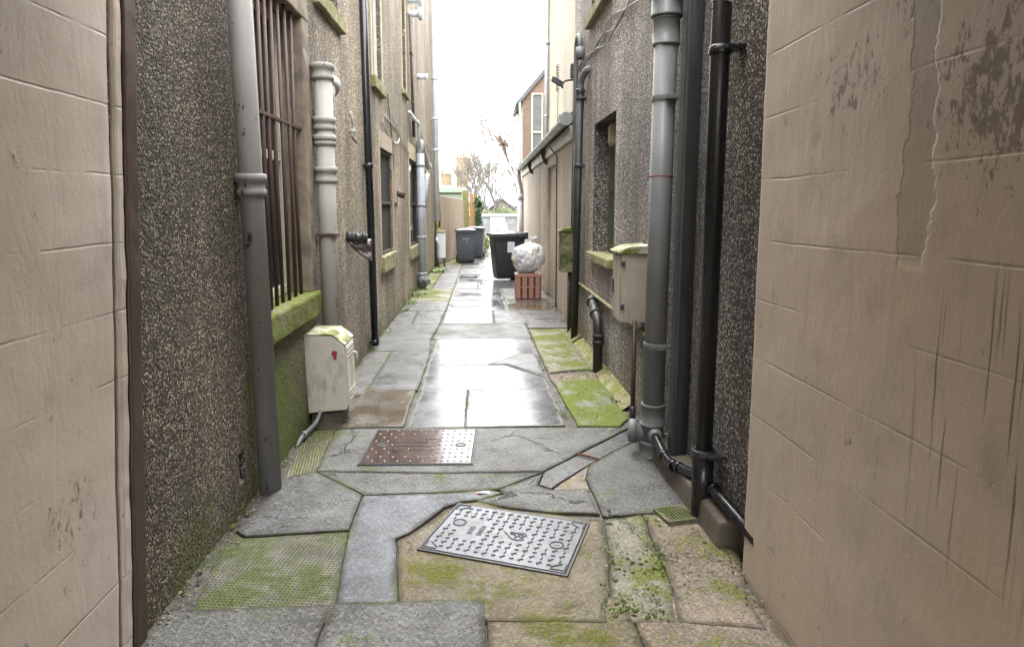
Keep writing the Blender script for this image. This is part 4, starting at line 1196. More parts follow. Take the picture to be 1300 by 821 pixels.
p = thing('waste_pipe', 'black elbowed waste pipe coming out of the right wall below the deep-set window', 'pipe', (1.08, 6.0, 0))
mb = MB(); mb.tube(bend([(1.16, 6.55, .64), (1.09, 6.42, .61), (1.072, 5.93, .49), (1.072, 5.90, .0)], .09), .045, 18); mb.build('tube', M['blkg'], p)
for c, ax in (((1.088, 6.39, .603), (-.05, -1, -.24)), ((1.074, 6.10, .532), (0, -1, -.24)), ((1.072, 5.902, .33), (0, 0, 1)), ((1.072, 5.902, .27), (0, 0, 1))):
    mb = MB(); mb.ring(c, ax, [(0, .045), (0, .056), (.04, .056), (.04, .045)], 18); mb.build('collar', M['blkg'], p)

mb = MB(); mb.tube([(rx(4.4) - .018, 4.2, .655), (rx(6) - .018, 6.0, .662), (rx(7.9) - .018, 7.9, .668)], .017, 10)
o = mb.build('conduit', [M['sillp']]); tag(o, 'moss-covered pale conduit running level along the foot of the right wall', 'pipe')

p = thing('downpipe', 'slim black downpipe with a hooked top on the right wall beside the deep-set window', 'drainpipe', (1.07, 7.45, 0))
mb = MB(); mb.tube([(1.070, 7.47, .0), (1.072, 7.22, 2.78)], .040, 18); mb.build('shaft', M['blkg'], p)
mb = MB(); mb.tube(bend([(1.072, 7.22, 2.76), (1.072, 7.21, 2.90), (1.10, 7.02, 2.98), (1.16, 6.98, 2.99)], .06), .036, 16); mb.build('swan_neck', M['pvc'], p)
for z, h in ((2.70, .12), (1.98, .05)):
    mb = MB(); yy = 7.47 - .09 * z; mb.ring((1.071, yy, z), (0, -.09, 1), collar_prof(.042, h) if h > .1 else [(0, .04), (0, .048), (h, .048), (h, .04)], 18)
    mb.box(1.08, yy - .07, z + .01, rx(7.2), yy + .07, z + .035); mb.build('collar', M['blkold'], p)
p = thing('waste_pipe', 'thin dark grey pipe with a hooped top behind the slim black downpipe', 'pipe', (1.08, 7.75, 1.3))
mb = MB(); mb.tube(bend([(1.085, 7.78, 1.3), (1.085, 7.68, 3.22), (1.085, 7.66, 3.42), (1.085, 7.45, 3.46), (1.085, 7.38, 3.28)], .1), .028, 12); mb.build('tube', M['pvc'], p)
mb = MB(); mb.ring((1.085, 7.36, 3.17), (0, .1, 1), [(0, .03), (0, .05), (.12, .05), (.12, .03)], 14); mb.build('collar', M['pvc'], p)
mb = MB(); mb.box(1.09, 7.62, 3.1, rx(7.6), 7.66, 3.13); mb.build('bracket', M['pvc'], p)
mb = MB(); mb.tube([(1.10, 7.93, .0), (1.10, 7.90, 3.0)], .016, 8)
tag(mb.build('conduit', M['brownpipe']), 'thin brown conduit up the far corner of the right house', 'pipe')

# cables sagging along the right wall
rnd = random.Random(5)
for k, lab in enumerate(('grey cable highest in the bundle looped along the right wall', 'grey cable in the middle of the bundle looped along the right wall', 'grey cable drooping lowest in the bundle along the right wall')):
    pts = []
    for i in range(40):
        f = i / 39; y = 7.7 - f * 4.9
        z = 3.14 - .012 * k + .045 * math.sin(f * 21 + k * 1.9) * (.15 + .85 * math.sin(f * math.pi)) - .05 * math.sin(f * math.pi) * k * .8 + .02 * noise.noise(V((f * 9, k * 5, 0)))
        pts.append((rx(y) - .012 - .006 * k, y, z))
    mb = MB(); mb.tube(pts, .0055, 6)
    tag(mb.build('cable', M['cable'] if k != 1 else M['cablek']), lab if k != 1 else 'dark cable in the middle of the bundle looped along the right wall', 'cable', 'cables along the right wall')
for k, (yy, x, lab) in enumerate(((7.72, 1.075, 'thin pale cable dropping beside the hooped dark grey pipe'), (7.84, 1.09, 'thin pale cable running up the right house corner by the brown conduit'))):
    mb = MB(); mb.tube([(x, yy, 1.3), (x, yy - .01, 2.2), (x, yy - .02, 3.15)], .007, 6)
    tag(mb.build('cable', M['cable']), lab, 'cable')
mb = MB(); mb.tube(bend([(1.108, 9.75, .02), (1.108, 9.75, 1.0), (1.106, 9.76, 2.30), (.99, 9.78, 2.44)], .03), .008, 6)
tag(mb.build('cable', M['cablek']), 'thin black cable running straight down the tan annexe wall', 'cable')
mb = MB()
pts = [(1.975 + .03 * math.cos(i * .9), 17.4 + .06 * math.sin(i * .9), 4.55 + i * .0095) for i in range(72)]
mb.tube(pts, .014, 5); mb.tube([(1.98, 17.4, 2.9), (1.98, 17.4, 4.56)], .008, 5)
tag(mb.build('cable', M['cablek']), 'coiled dark cable hanging on the cream house wall', 'cable')

# security camera
p = thing('security_camera', 'dark security camera on a bracket at the corner above the annexe gutter', 'camera', (1.1, 7.98, 3.05))
mb = MB(); mb.box(1.06, 7.93, 3.08, 1.13, 8.03, 3.24); mb.build('wall_plate', M['stained'], p, .01)
mb = MB(); mb.tube(bend([(1.10, 7.98, 3.06), (1.0, 7.98, 3.05), (.95, 7.98, 3.0), (.97, 7.98, 2.96)], .03), .012, 8); mb.build('arm', M['stained'], p)
MC = Matrix.Translation((.92, 7.98, 3.02)) @ Matrix.Rotation(R(28), 4, 'Y')
mb = MB(); mb.box(-.09, -.028, -.026, .06, .028, .026, 0, MC); mb.build('body', M['blkold'], p, .012)
mb = MB(); mb.box(-.105, -.034, .027, .05, .034, .034, 0, MC); mb.build('hood', M['pvcd'], p, .003)
mb = MB(); mb.ring(MC @ V((-.09, 0, 0)), MC.to_3x3() @ V((-1, 0, 0)), [(0, .0), (0, .022), (.006, .022), (.006, 0)], 14); mb.build('lens', M['glassd'], p)

# wires on the left wall
defs = [('white cable sagging from the dark window lintel on the left wall', 'cablew', [(8.3, 2.62), (8.8, 2.50), (9.3, 2.44), (9.7, 2.46), (9.9, 2.56), (9.6, 2.66), (8.5, 2.70)]),
        ('black cable looping down beside the dark window on the left wall', 'cablek', [(8.75, 3.0), (9.1, 2.4), (9.15, 2.1), (9.0, 2.0), (8.6, 2.06)]),
        ('pale cable running down the far left wall to the grey soil pipe', 'cable', [(9.2, 2.78), (10.2, 2.52), (11.3, 2.42), (11.9, 2.6)]),
        ('thin pale cable near the white downpipe on the far left wall', 'cable', [(12.6, 3.2), (13.6, 2.95), (15.2, 2.85), (16.0, 2.9)])]
for lab, m, yz in defs:
    mb = MB(); mb.tube(bend([(LX + .015, y, z) for y, z in yz], .25), .007, 6)
    tag(mb.build('cable', M[m]), lab, 'cable')
mb = MB(); mb.tube(bend([(LX + .02, 6.25, 2.42), (LX + .03, 6.32, 2.30), (LX + .02, 6.28, 2.2), (LX + .04, 6.4, 2.16)], .03), .014, 6); mb.tube([(LX - .01, 6.3, 2.25), (LX + .05, 6.3, 2.25)], .02, 8)
tag(mb.build('wall_hook', M['iron2']), 'small broken pipe hook on the left pebble-dash near the black downpipe', 'hook')

# cabinet at the end of the left house
p = thing('utility_cabinet', 'white meter cabinet on a stubby post at the far end of the left house', 'cabinet', (-1.05, 16.9, 0))
mb = MB(); mb.box(-1.20, 16.72, .22, -.98, 17.02, .88); mb.build('body', M['label'], p, .02)
mb = MB(); mb.box(-1.21, 16.705, .88, -.97, 17.03, .915); mb.build('lid', M['fencep'], p, .01)
mb = MB(); mb.box(-1.03, 16.74, -.02, -.99, 17.0, .22); mb.build('post', M['stained'], p, .01)
mb = MB(); mb.tube(bend([(-1.2, 16.6, .75), (-1.14, 16.55, .6), (-1.15, 16.6, .35), (-1.1, 16.6, .05)], .05), .03, 8); mb.build('duct', M['pvcd'], p)

# ------------------------------------------------------------------ lids in the paving
def quad_frame(a, b, c, d):
    """local frame on the ground: a->b is +x, d->a is +y; returns matrix, width, depth"""
    a, b, c, d = [V((p.x, p.y, 0)) for p in (a, b, c, d)]
    ctr = (a + b + c + d) / 4
    x = ((b - a) + (c - d)); w = x.length / 2; x.normalize()
    y = V((-x.y, x.x, 0)); h = abs(((a - d) + (b - c)).dot(y)) / 2
    Mx = Matrix(((x.x, y.x, 0, ctr.x), (x.y, y.y, 0, ctr.y), (0, 0, 1, 0), (0, 0, 0, 1)))
    return Mx, w, h

Mx, w, h = quad_frame(gp(585, 640), gp(752, 667), gp(713, 729), gp(529, 698))
Z = .010
p = thing('manhole_cover', 'grey cast iron manhole cover with chevron treads at the bottom of the photo', 'manhole cover', (Mx.translation.x, Mx.translation.y, 0))
mb = MB(); mb.box(-w / 2 + .008, -h / 2 + .008, -.02, w / 2 - .008, h / 2 - .008, Z, 0, Mx); lid = mb.build('plate', M['lid'], p, .003)
mb = MB()
for q in ((-w / 2 - .008, -h / 2 - .008, w / 2 + .008, -h / 2 + .003), (-w / 2 - .008, h / 2 - .003, w / 2 + .008, h / 2 + .008), (-w / 2 - .008, -h / 2 + .003, -w / 2 + .003, h / 2 - .003), (w / 2 - .003, -h / 2 + .003, w / 2 + .008, h / 2 - .003)):
    mb.box(q[0], q[1], -.02, q[2], q[3], Z - .002, 0, Mx)
mb.build('rim', M['lidedge'], p, .002)
mb = MB()
def bar(mb, x, y, ang, L, wd, hh=.005, m=0):
    Mb = Mx @ Matrix.Translation((x, y, Z)) @ Matrix.Rotation(ang, 4, 'Z')
    a = [(-L / 2, -wd / 2, -.002), (L / 2, -wd / 2, -.002), (L / 2, wd / 2, -.002), (-L / 2, wd / 2, -.002)]
    b = [(-L / 2 + wd * .25, -wd * .22, hh), (L / 2 - wd * .25, -wd * .22, hh), (L / 2 - wd * .25, wd * .22, hh), (-L / 2 + wd * .25, wd * .22, hh)]
    va = [mb.bm.verts.new(Mb @ V(q)) for q in a]; vb = [mb.bm.verts.new(Mb @ V(q)) for q in b]
    mb.bm.faces.new(vb).material_index = m
    for i in range(4): mb.bm.faces.new((va[i], va[(i + 1) % 4], vb[(i + 1) % 4], vb[i])).material_index = m
nx, ny = 15, 11
sx, sy = (w - .05) / nx, (h - .05) / ny
for i in range(nx):
    for k in range(ny):
        x = -w / 2 + .025 + (i + .5) * sx; y = -h / 2 + .025 + (k + .5) * sy
        u, v = x / w, y / h
        if (-.32 < u < -.13 and -.17 < v < .22) or (-.02 < u < .16 and -.12 < v < .14): continue
        if any((u - a) ** 2 * (w / h) ** 2 + (v - b) ** 2 < .0085 for a, b in ((-.375, .09), (.36, -.04))): continue
        if abs(u) > .42 and abs(v) > .40: continue
        if (i + k) % 2 == 0:
            bar(mb, x - sx * .05, y + sy * .08, R(35), sx * .66, .007); bar(mb, x - sx * .18, y - sy * .14, R(-50), sx * .36, .0065)
        else:
            bar(mb, x, y, R(80 if k % 2 else 12), sx * .5, .0065)
mb.build('tread', M['lidmark'], lid)
mb = MB()
for a, b in ((-.375, .09), (.36, -.04)):
    c = Mx @ V((a * w, b * h, Z))
    mb.tube([c + V((.03 * math.cos(t), .03 * math.sin(t), .001)) for t in [2 * math.pi * i / 24 for i in range(25)]], .004, 6, caps=False)
    bar(mb, a * w, b * h, R(20), .034, .014, .0012)
mb.build('key_hole', M['lidmark'], lid)
for a, b in ((-1, -1), (1, -1), (1, 1), (-1, 1)):
    mb = MB()
    bar(mb, a * (w / 2 - .045), b * (h / 2 - .018), 0, .065, .009); bar(mb, a * (w / 2 - .016), b * (h / 2 - .045), R(90), .055, .009); bar(mb, a * (w / 2 - .055), b * (h / 2 - .05), R(-40 * a * b), .06, .008)
    mb.build('corner_mark', M['lidmark'], lid)
# raised lettering and the heart-shaped certification mark
mb = MB()
text_mesh(mb, 'B125', .034, Mx @ Matrix.Translation((-.255 * w, -.01, Z)) @ Matrix.Rotation(R(90), 4, 'Z'), .003)
text_mesh(mb, 'EN124', .034, Mx @ Matrix.Translation((-.185 * w, .0, Z)) @ Matrix.Rotation(R(90), 4, 'Z'), .003)
mb.build('lettering', M['lidmark'], lid)
mb = MB()
def mark(pts, r=.0035):
    mb.tube([Mx @ V((.065 * w + q[0], q[1], Z + .001)) for q in bend([V((*q, 0)) for q in pts], .012)], r, 6)
mark([(-.062, .022), (-.01, -.032), (.03, -.034), (.045, -.02), (.03, -.002)])
mark([(-.035, .026), (.015, .03), (.035, .034), (.05, .018), (.03, .0)])
mark([(.0, -.018), (.008, .004), (.024, .0), (.026, -.016)]); mark([(.006, .012), (.02, .022), (.032, .012)]); mark([(-.03, .012), (-.006, .012), (-.004, .002)])
mb.build('emblem', M['lidmark'], lid)

Mx, w, h = quad_frame(gp(479, 547), gp(603, 545.5), gp(601, 590), gp(457, 589))
p = thing('manhole_cover', 'rust-brown studded manhole cover, partly mirror bright with wet', 'manhole cover', (Mx.translation.x, Mx.translation.y, 0))
mb = MB(); mb.box(-w / 2 + .006, -h / 2 + .006, -.02, w / 2 - .006, h / 2 - .006, Z, 0, Mx); lid = mb.build('plate', M['lidb'], p, .003)
mb = MB()
for q in ((-w / 2 - .008, -h / 2 - .008, w / 2 + .008, -h / 2 + .003), (-w / 2 - .008, h / 2 - .003, w / 2 + .008, h / 2 + .008), (-w / 2 - .008, -h / 2 + .003, -w / 2 + .003, h / 2 - .003), (w / 2 - .003, -h / 2 + .003, w / 2 + .008, h / 2 - .003)):
    mb.box(q[0], q[1], -.02, q[2], q[3], Z - .002, 0, Mx)
mb.build('rim', M['lidedge'], p, .002)
mb = MB()
for i in range(17):
    for k in range(9):
        x = -w / 2 + .03 + i * (w - .06) / 16; y = -h / 2 + .03 + k * (h - .06) / 8
        u, v = x / w, y / h
        if (-.2 < u < .12 and abs(v) < .26 and (k in (2, 4, 6))): continue
        if any((u - a) ** 2 * (w / h) ** 2 + v ** 2 < .008 for a in (-.37, .37)): continue
        if (i + k) % 2:
            c = Mx @ V((x, y, Z)); mb.ring(c, (0, 0, 1), [(-.002, .011), (.003, .009), (.0045, .004)], 8)
        elif u > .1 or k % 3 == 0: bar(mb, x, y, 0, .022, .007, .003)
mb.build('stud', M['lidbm'], lid)
mb = MB()
for (x, y, a, b) in ((-.08, .06, .22, .035), (-.03, -.0, .26, .04), (.0, -.075, .14, .035), (-.14, -.085, .09, .04), (.07, .115, .09, .03)):
    mb.box(x - a / 2, y - b / 2, Z - .002, x + a / 2, y + b / 2, Z + .004, 0, Mx)
mb.build('raised_panel', M['lidb'], lid, .003)
mb = MB()
for a in (-.37, .37):
    c = Mx @ V((a * w, 0, Z)); mb.tube([c + V((.032 * math.cos(t), .026 * math.sin(t), .001)) for t in [2 * math.pi * i / 24 for i in range(25)]], .004, 6, caps=False); bar(mb, a * w, 0, R(15), .04, .014, .0012)
mb.build('key_hole', M['lidmark'], lid)

p = thing('drain_grate', 'small mossy slotted drain grate at the foot of the glossy black downpipe', 'drain grate', (.98, 3.06, 0))
MG = Matrix.Translation((.965, 3.055, .012)) @ Matrix.Rotation(R(12), 4, 'Z') @ Matrix.Rotation(R(-3), 4, 'X')
mb = MB()
for q in ((-.085, -.085, .085, -.07), (-.085, .07, .085, .085), (-.085, -.07, -.07, .07), (.07, -.07, .085, .07)): mb.box(q[0], q[1], -.02, q[2], q[3], .004, 0, MG)
mb.build('frame', M['grate'], p, .003)
for i in range(8):
    mb = MB(); x = -.07 + (i + .5) * .0175; mb.box(x - .005, -.07, -.016, x + .005, .07, .002, 0, MG); mb.build('slat', M['grate'], p, .002)
mb = MB(); mb.box(.90, 2.98, -.013, 1.10, 3.14, -.011); tag(mb.build('gully', M['dark']), kind='structure')

# twig, litter, leaves, grit
mb = MB(); a, b = gp(732, 578), gp(760, 585)
mb.tube([a + V((0, 0, .012)), (a + b) / 2 + V((0, .006, .016)), b + V((0, 0, .011))], [.007, .009, .0065], 8)
tag(mb.build('stick', M['stick']), 'short reddish-brown stick lying on the damp concrete', 'stick')
mb = MB(); c = gp(610, 627)
rnd = random.Random(9)
mb.face([c + V((-.025, -.01, .008)), c + V((.0, -.014, .014)), c + V((.004, .008, .01)), c + V((-.02, .012, .009))], 0)
mb.face([c + V((.0, -.014, .014)), c + V((.05, -.006, .008)), c + V((.045, .01, .012)), c + V((.004, .008, .01))], 1)
o = mb.build('wrapper', [M['litter'], M['litterw']]); o.modifiers.new('t', 'SOLIDIFY').thickness = .001
tag(o, 'scrap of red and white wrapper on the wet concrete above the grey lid', 'litter')

rnd = random.Random(21)
mb = MB()
def chip(x, y, s, m=0):
    c = V((x, y, .002)); a = rnd.random() * 6.3
    pts = []
    for i in range(6):
        t = a + i * math.pi / 3; r = s * rnd.uniform(.55, 1.0)
        pts.append(c + V((r * math.cos(t), r * math.sin(t) * .7, rnd.uniform(0, .3) * s)))
    top = c + V((0, 0, s * rnd.uniform(.4, .9)))
    for i in range(6): mb.face([pts[i], pts[(i + 1) % 6], top], m)
for k in range(900):
    side = rnd.random()
    y = 2.3 + rnd.random() ** 1.6 * 7
    if side < .42: x = LX + .01 + abs(rnd.gauss(0, .05))
    elif side < .84: x = min(rx(y) - .01, 1.12) - abs(rnd.gauss(0, .07))
    else: x = rnd.uniform(-1.2, 1.1)
    chip(x, y, rnd.uniform(.003, .011) * (1 if side < .84 else .8), rnd.choice([0, 0, 1, 2]))
for k in range(170):
    q = gp(rnd.uniform(850, 938), rnd.uniform(640, 760)); chip(q.x, q.y, rnd.uniform(.003, .010), rnd.choice([0, 0, 1]))
for k in range(120):
    q = gp(rnd.uniform(696, 768), rnd.uniform(473, 482)); chip(q.x, q.y, rnd.uniform(.006, .018), rnd.choice([0, 1]))
tag(mb.build('grit', [M['chip'], M['leaf'], M['joint']]), kind='stuff')

# moss tufts and weeds along the wall feet
mb = MB()
def blade(c, s, m=0, up=.8):
    d = V((rnd.gauss(0, 1), rnd.gauss(0, 1), 0)).normalized(); n = V((-d.y, d.x, 0))
    mid = c + d * s * .35 + V((0, 0, s * up * .7)); tip = c + d * s + V((0, 0, s * up * rnd.uniform(.6, 1.1)))
    mb.face([c - n * s * .08, c + n * s * .08, mid + n * s * .16, tip, mid - n * s * .16], m)
for (x, y, r, n, s) in ((-1.16, 11.3, .12, 110, .06), (-1.17, 10.4, .06, 40, .06), (-1.2, 9.6, .05, 30, .05), (-1.21, 7.9, .04, 20, .05), (-1.1, 12.8, .1, 60, .05), (1.07, 7.25, .03, 20, .05), (1.09, 4.95, .04, 40, .05), (-1.08, 15.3, .12, 80, .1), (.95, 17.5, .12, 160, .3), (1.0, 16.9, .1, 80, .16)):
    for k in range(n):
        blade(V((x + rnd.gauss(0, r), y + rnd.gauss(0, r * 1.6), 0)), s * rnd.uniform(.5, 1.1))
tag(mb.build('weeds', M['weed']), kind='stuff')
mb = MB()
for k in range(2600):
    zone = rnd.random()
    if zone < .3: q = gp(rnd.uniform(712, 788), rnd.uniform(484, 540))
    elif zone < .5: q = gp(rnd.uniform(682, 745), rnd.uniform(420, 470))
    elif zone < .75: q = gp(rnd.uniform(760, 845), rnd.uniform(662, 780))
    else: q = V((rx(5) - rnd.uniform(0, .1), rnd.uniform(4.75, 7.9), .05))
    if noise.noise(q * 7) < -.05: continue
    q = V((q.x, q.y, .004 if zone < .75 else .02)); s = rnd.uniform(.004, .012)
    for j in range(2):
        d = V((rnd.gauss(0, 1), rnd.gauss(0, 1), rnd.uniform(.3, 1.2))).normalized() * s
        n_ = V((-d.y, d.x, 0)) * .5
        mb.face([q - n_, q + n_, q + d])
M['cush'] = mossy('moss_cushion', (.06, .065, .03), (.065, .085, .02), .34)
def cushion(x, y, r, z=0.0):
    n = 9; k0 = rnd.random() * 6; hgt = r * rnd.uniform(.35, .6)
    rings = []
    for lv, (a, h) in enumerate(((1.0, -.1), (.86, .45), (.5, .88))):
        rings.append([mb.bm.verts.new((x + r * a * math.cos(2 * math.pi * i / n + k0) * rnd.uniform(.75, 1.2), y + r * a * math.sin(2 * math.pi * i / n + k0) * rnd.uniform(.75, 1.2), z + hgt * h * rnd.uniform(.8, 1.2))) for i in range(n)])
    top = mb.bm.verts.new((x, y, z + hgt))
    for A_, B_ in zip(rings, rings[1:]):
        for i in range(n):
            f = mb.bm.faces.new((A_[i], A_[(i + 1) % n], B_[(i + 1) % n], B_[i])); f.material_index = 1; f.smooth = True
    for i in range(n):
        f = mb.bm.faces.new((rings[-1][i], rings[-1][(i + 1) % n], top)); f.material_index = 1; f.smooth = True
for k in range(1900):
    zone = rnd.random(); y = 2.4 + rnd.random() * 9
    if zone < .28: x = LX + .012 + abs(rnd.gauss(0, .025))
    elif zone < .5: x = rx(min(y, 8)) - .02 - abs(rnd.gauss(0, .05)); 
    elif zone < .72:
        q = gp(rnd.uniform(705, 792), rnd.uniform(484, 540)); x, y = q.x, q.y
    elif zone < .86:
        q = gp(rnd.uniform(676, 748), rnd.uniform(420, 472)); x, y = q.x, q.y
    elif zone < .95:
        q = gp(rnd.uniform(770, 850), rnd.uniform(655, 790)); x, y = q.x, q.y
    else: x = rnd.choice([-.555, .58]) + rnd.gauss(0, .012); y = 4.6 + rnd.random() * 7
    if noise.noise(V((x * 4, y * 4, 3))) < .02: continue
    cushion(x, y, rnd.uniform(.004, .011), .075 if (zone >= .28 and zone < .5 and y > 4.75 and x > rx(y) - .05) else .0)
tag(mb.build('moss', [M['weed'], M['cush']]), kind='stuff')

# ------------------------------------------------------------------ wheelie bins
def wheelie_bin(label, loc, rot, mat, lidm, s=1.0, sticker=None, side=None, marks=False):
    p = thing('wheelie_bin', label, 'bin', (0, 0, 0), 'wheelie bins along the lane')
    def L(z):          # half width, front y, back y at height z
        t = z / .95
        return .225 + .06 * t, -.25 - .085 * t, .24 + .10 * t
    mb = MB()
    zs = [.03, .12, .13, .60, .78, .88, .90, .95]
    ex = [0, 0, .006, .006, .006, .006, .022, .022]
    rings = []
    for z, e in zip(zs, ex):
        a, f, b = L(z); a += e; f -= e; b += e * .5
        c = .05; q = []
        for (cx_, cy_, t0) in ((a - c, f + c, -90), (a - c, b - c, 0), (-a + c, b - c, 90), (-a + c, f + c, 180)):
            for k in range(5):
                t = R(t0 + 22.5 * k); q.append(mb.bm.verts.new((cx_ + c * math.cos(t), cy_ + c * math.sin(t), z)))
        rings.append(q)
    n = len(rings[0])
    for A, B in zip(rings, rings[1:]):
        for i in range(n): mb.bm.faces.new((A[i], A[(i + 1) % n], B[(i + 1) % n], B[i])).smooth = True
    mb.bm.faces.new(rings[0][::-1]); mb.bm.faces.new(rings[-1])
    body = mb.build('body', mat, p)
    mb = MB()
    a, f, b = L(.95)
    nx, ny = 10, 10
    g = {}
    for i in range(nx + 1):
        for k in range(ny + 1):
            u, v = i / nx * 2 - 1, k / ny * 2 - 1
            x = u * (a + .03); y = (f - .05) + (b - f + .07) * (k / ny)
            z = .975 + .045 * (1 - abs(u) ** 3) * (1 - abs(v) ** 3) + .008 * (abs(u) < .5)
            g[i, k] = mb.bm.verts.new((x, y, z))
    for i in range(nx):
        for k in range(ny): mb.bm.faces.new((g[i, k], g[i + 1, k], g[i + 1, k + 1], g[i, k + 1])).smooth = True
    edge = [g[i, 0] for i in range(nx + 1)] + [g[nx, k] for k in range(1, ny + 1)] + [g[i, ny] for i in range(nx - 1, -1, -1)] + [g[0, k] for k in range(ny - 1, 0, -1)]
    low = [mb.bm.verts.new((v.co.x * 1.01, v.co.y, .92)) for v in edge]
    m = len(edge)
    for i in range(m): mb.bm.faces.new((edge[i], edge[(i + 1) % m], low[(i + 1) % m], low[i]))
    mb.build('lid', lidm, p)
    mb = MB(); mb.tube(bend([(-.2, b - .02, .93), (-.2, b + .07, .99), (.2, b + .07, .99), (.2, b - .02, .93)], .04), .016, 10)
    for x in (-.24, .24): mb.box(x - .02, b - .03, .86, x + .02, b + .06, 1.0)
    mb.build('handle', mat, p, .004)
    for sx in (-1, 1):
        mb = MB(); mb.ring((sx * .255, .20, .10), (sx, 0, 0), [(-.025, .0), (-.025, .09), (-.018, .1), (.018, .1), (.025, .09), (.025, 0)], 18); wl = mb.build('wheel', M['rubber'], p)
        mb = MB(); mb.ring((sx * .255, .20, .10), (sx, 0, 0), [(.018, .0), (.018, .05), (.028, .05), (.03, 0)], 12); mb.build('hub', M['pvc'], wl)
    mb = MB(); mb.tube([(-.25, .20, .10), (.25, .20, .10)], .012, 8); mb.build('axle', M['stained'], p)
    if sticker:
        mb = MB(); x, z, wd, hh = sticker
        if side:       # paper label on a flank
            X = side * (L(z)[0] + .0085)
            mb.face([(X, x - wd / 2, z - hh / 2), (X, x + wd / 2, z - hh / 2), (X + side * .008, x + wd / 2, z + hh / 2), (X + side * .008, x - wd / 2, z + hh / 2)])
            o = mb.build('paper_label', M['label'], body)
            o.modifiers.new('t', 'SOLIDIFY').thickness = .002
            mb = MB()
            for k in range(5): mb.box(X + side * .0035, x - wd * .36, z + hh * (.28 - .14 * k), X + side * .0075 + side * .001 * (3 - k), x + wd * (.3 - .1 * (k % 2)), z + hh * (.32 - .14 * k))
            mb.build('print', M['labelp'], o)
    if marks:
        mb = MB(); rr = random.Random(3)
        fy = L(.72)[1] - .009
        for k in range(6): mb.box(-.09 + .034 * k, fy - .001, .70 + rr.uniform(-.008, .008), -.066 + .034 * k, fy + .003, .70 + rr.uniform(.018, .034))
        mb.box(.03, fy + .007, .57, .045, fy + .012, .645)
        mb.build('faded_print', M['labelp'], body)
    p.location = loc; p.rotation_euler = (0, 0, rot); p.scale = (s, s, s)
    return p

b_ = gp(644, 356)
wheelie_bin('black wheelie bin with a white paper label beside the sack on the right', (b_.x, b_.y + .24, .004), R(-70), M['binbody'], M['binlid'], 1.0, (.02, .70, .15, .22), 1)
BASES[-1].rotation_euler = (0, 0, R(-78))
wheelie_bin('grey wheelie bin with white print on its front, against the fence', (-.49, 18.05, .004), R(4), M['bingrey'], M['binlid'], .93, marks=True)
wheelie_bin('dark grey wheelie bin half hidden behind the bin with white print', (-.23, 19.75, .004), R(-6), M['bingrey'], M['binlid'], .93)

# rubbish: slatted crate with a full clear sack on it
p = thing('crate', 'red-brown plastic slatted crate standing on the wet flags under the clear sack', 'crate', (.75, 10.9, 0))
x0, x1, y0, y1 = .545, .975, 10.74, 11.06
MCr = Matrix.Translation((0, 0, 0))
mb = MB(); mb.box(x0 + .01, y0 + .012, .02, x1 - .01, y1 - .012, .40); mb.build('body', M['crated'], p, .01)
mb = MB(); mb.box(x0 - .01, y0 - .012, .375, x1 + .01, y1 + .012, .425); mb.build('rim', M['crate'], p, .008)
for i in range(4):
    a = x0 + .005 + i * .109
    mb = MB(); mb.box(a, y0 - .004, .015, a + .072, y0 + .014, .374); mb.build('slat', M['crate'], p, .004)
for i in range(3):
    a = y0 + .02 + i * .1
    for xs_ in (x0 - .004, x1 - .014):
        mb = MB(); mb.box(xs_, a, .015, xs_ + .018, a + .08, .374); mb.build('slat', M['crate'], p, .004)
mb = MB()
for z in (.20,): mb.box(x0 - .006, y0 - .007, z, x1 + .006, y0 + .0, z + .02)
mb.build('rail', M['crate'], p, .002)
mb = MB(); mb.box(x0 - .003, y0 - .003, .0, x1 + .003, y1 + .003, .03); mb.build('base', M['crated'], p, .005)

mb = MB()
bmesh.ops.create_icosphere(mb.bm, subdivisions=5, radius=1)
for v in mb.bm.verts:
    n_ = v.co.copy()
    d = 1 + .16 * noise.noise(n_ * 1.7 + V((3, 1, 2))) + .09 * noise.noise(n_ * 4.2) + .05 * noise.noise(n_ * 9)
    cr_n = abs(noise.noise(n_ * 6.5 + V((8, 2, 2)))); d -= .10 * max(0, .16 - cr_n) * 5 * .5; d -= .05 * max(0, .12 - abs(noise.noise(n_ * 11 + V((1, 7, 2))))) * 6 * .5
    q = n_ * d
    z = q.z
    x = .76 + q.x * .265; y = 10.9 + q.y * .22; zz = .70 + z * .285
    if z > .55: k = (z - .55); x = .76 + .09 * min(1, k * 2) + (x - .76) * max(.25, 1 - k * 1.5); y = 10.9 + (y - 10.9) * max(.25, 1 - k * 1.5)
    zz = max(zz, .428 + .01 * noise.noise(n_ * 5))
    v.co = (x, y, zz)
for f in mb.bm.faces: f.smooth = True
sk = mb.build('refuse_sack', M['sack'])
tag(sk, 'bulging clear refuse sack full of packaging, sitting on the red-brown crate', 'bag')
mb = MB()
c = V((.845, 10.9, .96))
for k in range(7):
    t = k * .9; mb.tube([c + V((0, 0, -.02)), c + V((.03 * math.cos(t), .03 * math.sin(t), .05)), c + V((.075 * math.cos(t), .05 * math.sin(t), .085 + .02 * math.sin(k * 2)))], [.016, .012, .003], 6)
mb.build('knot', M['sack'], sk)

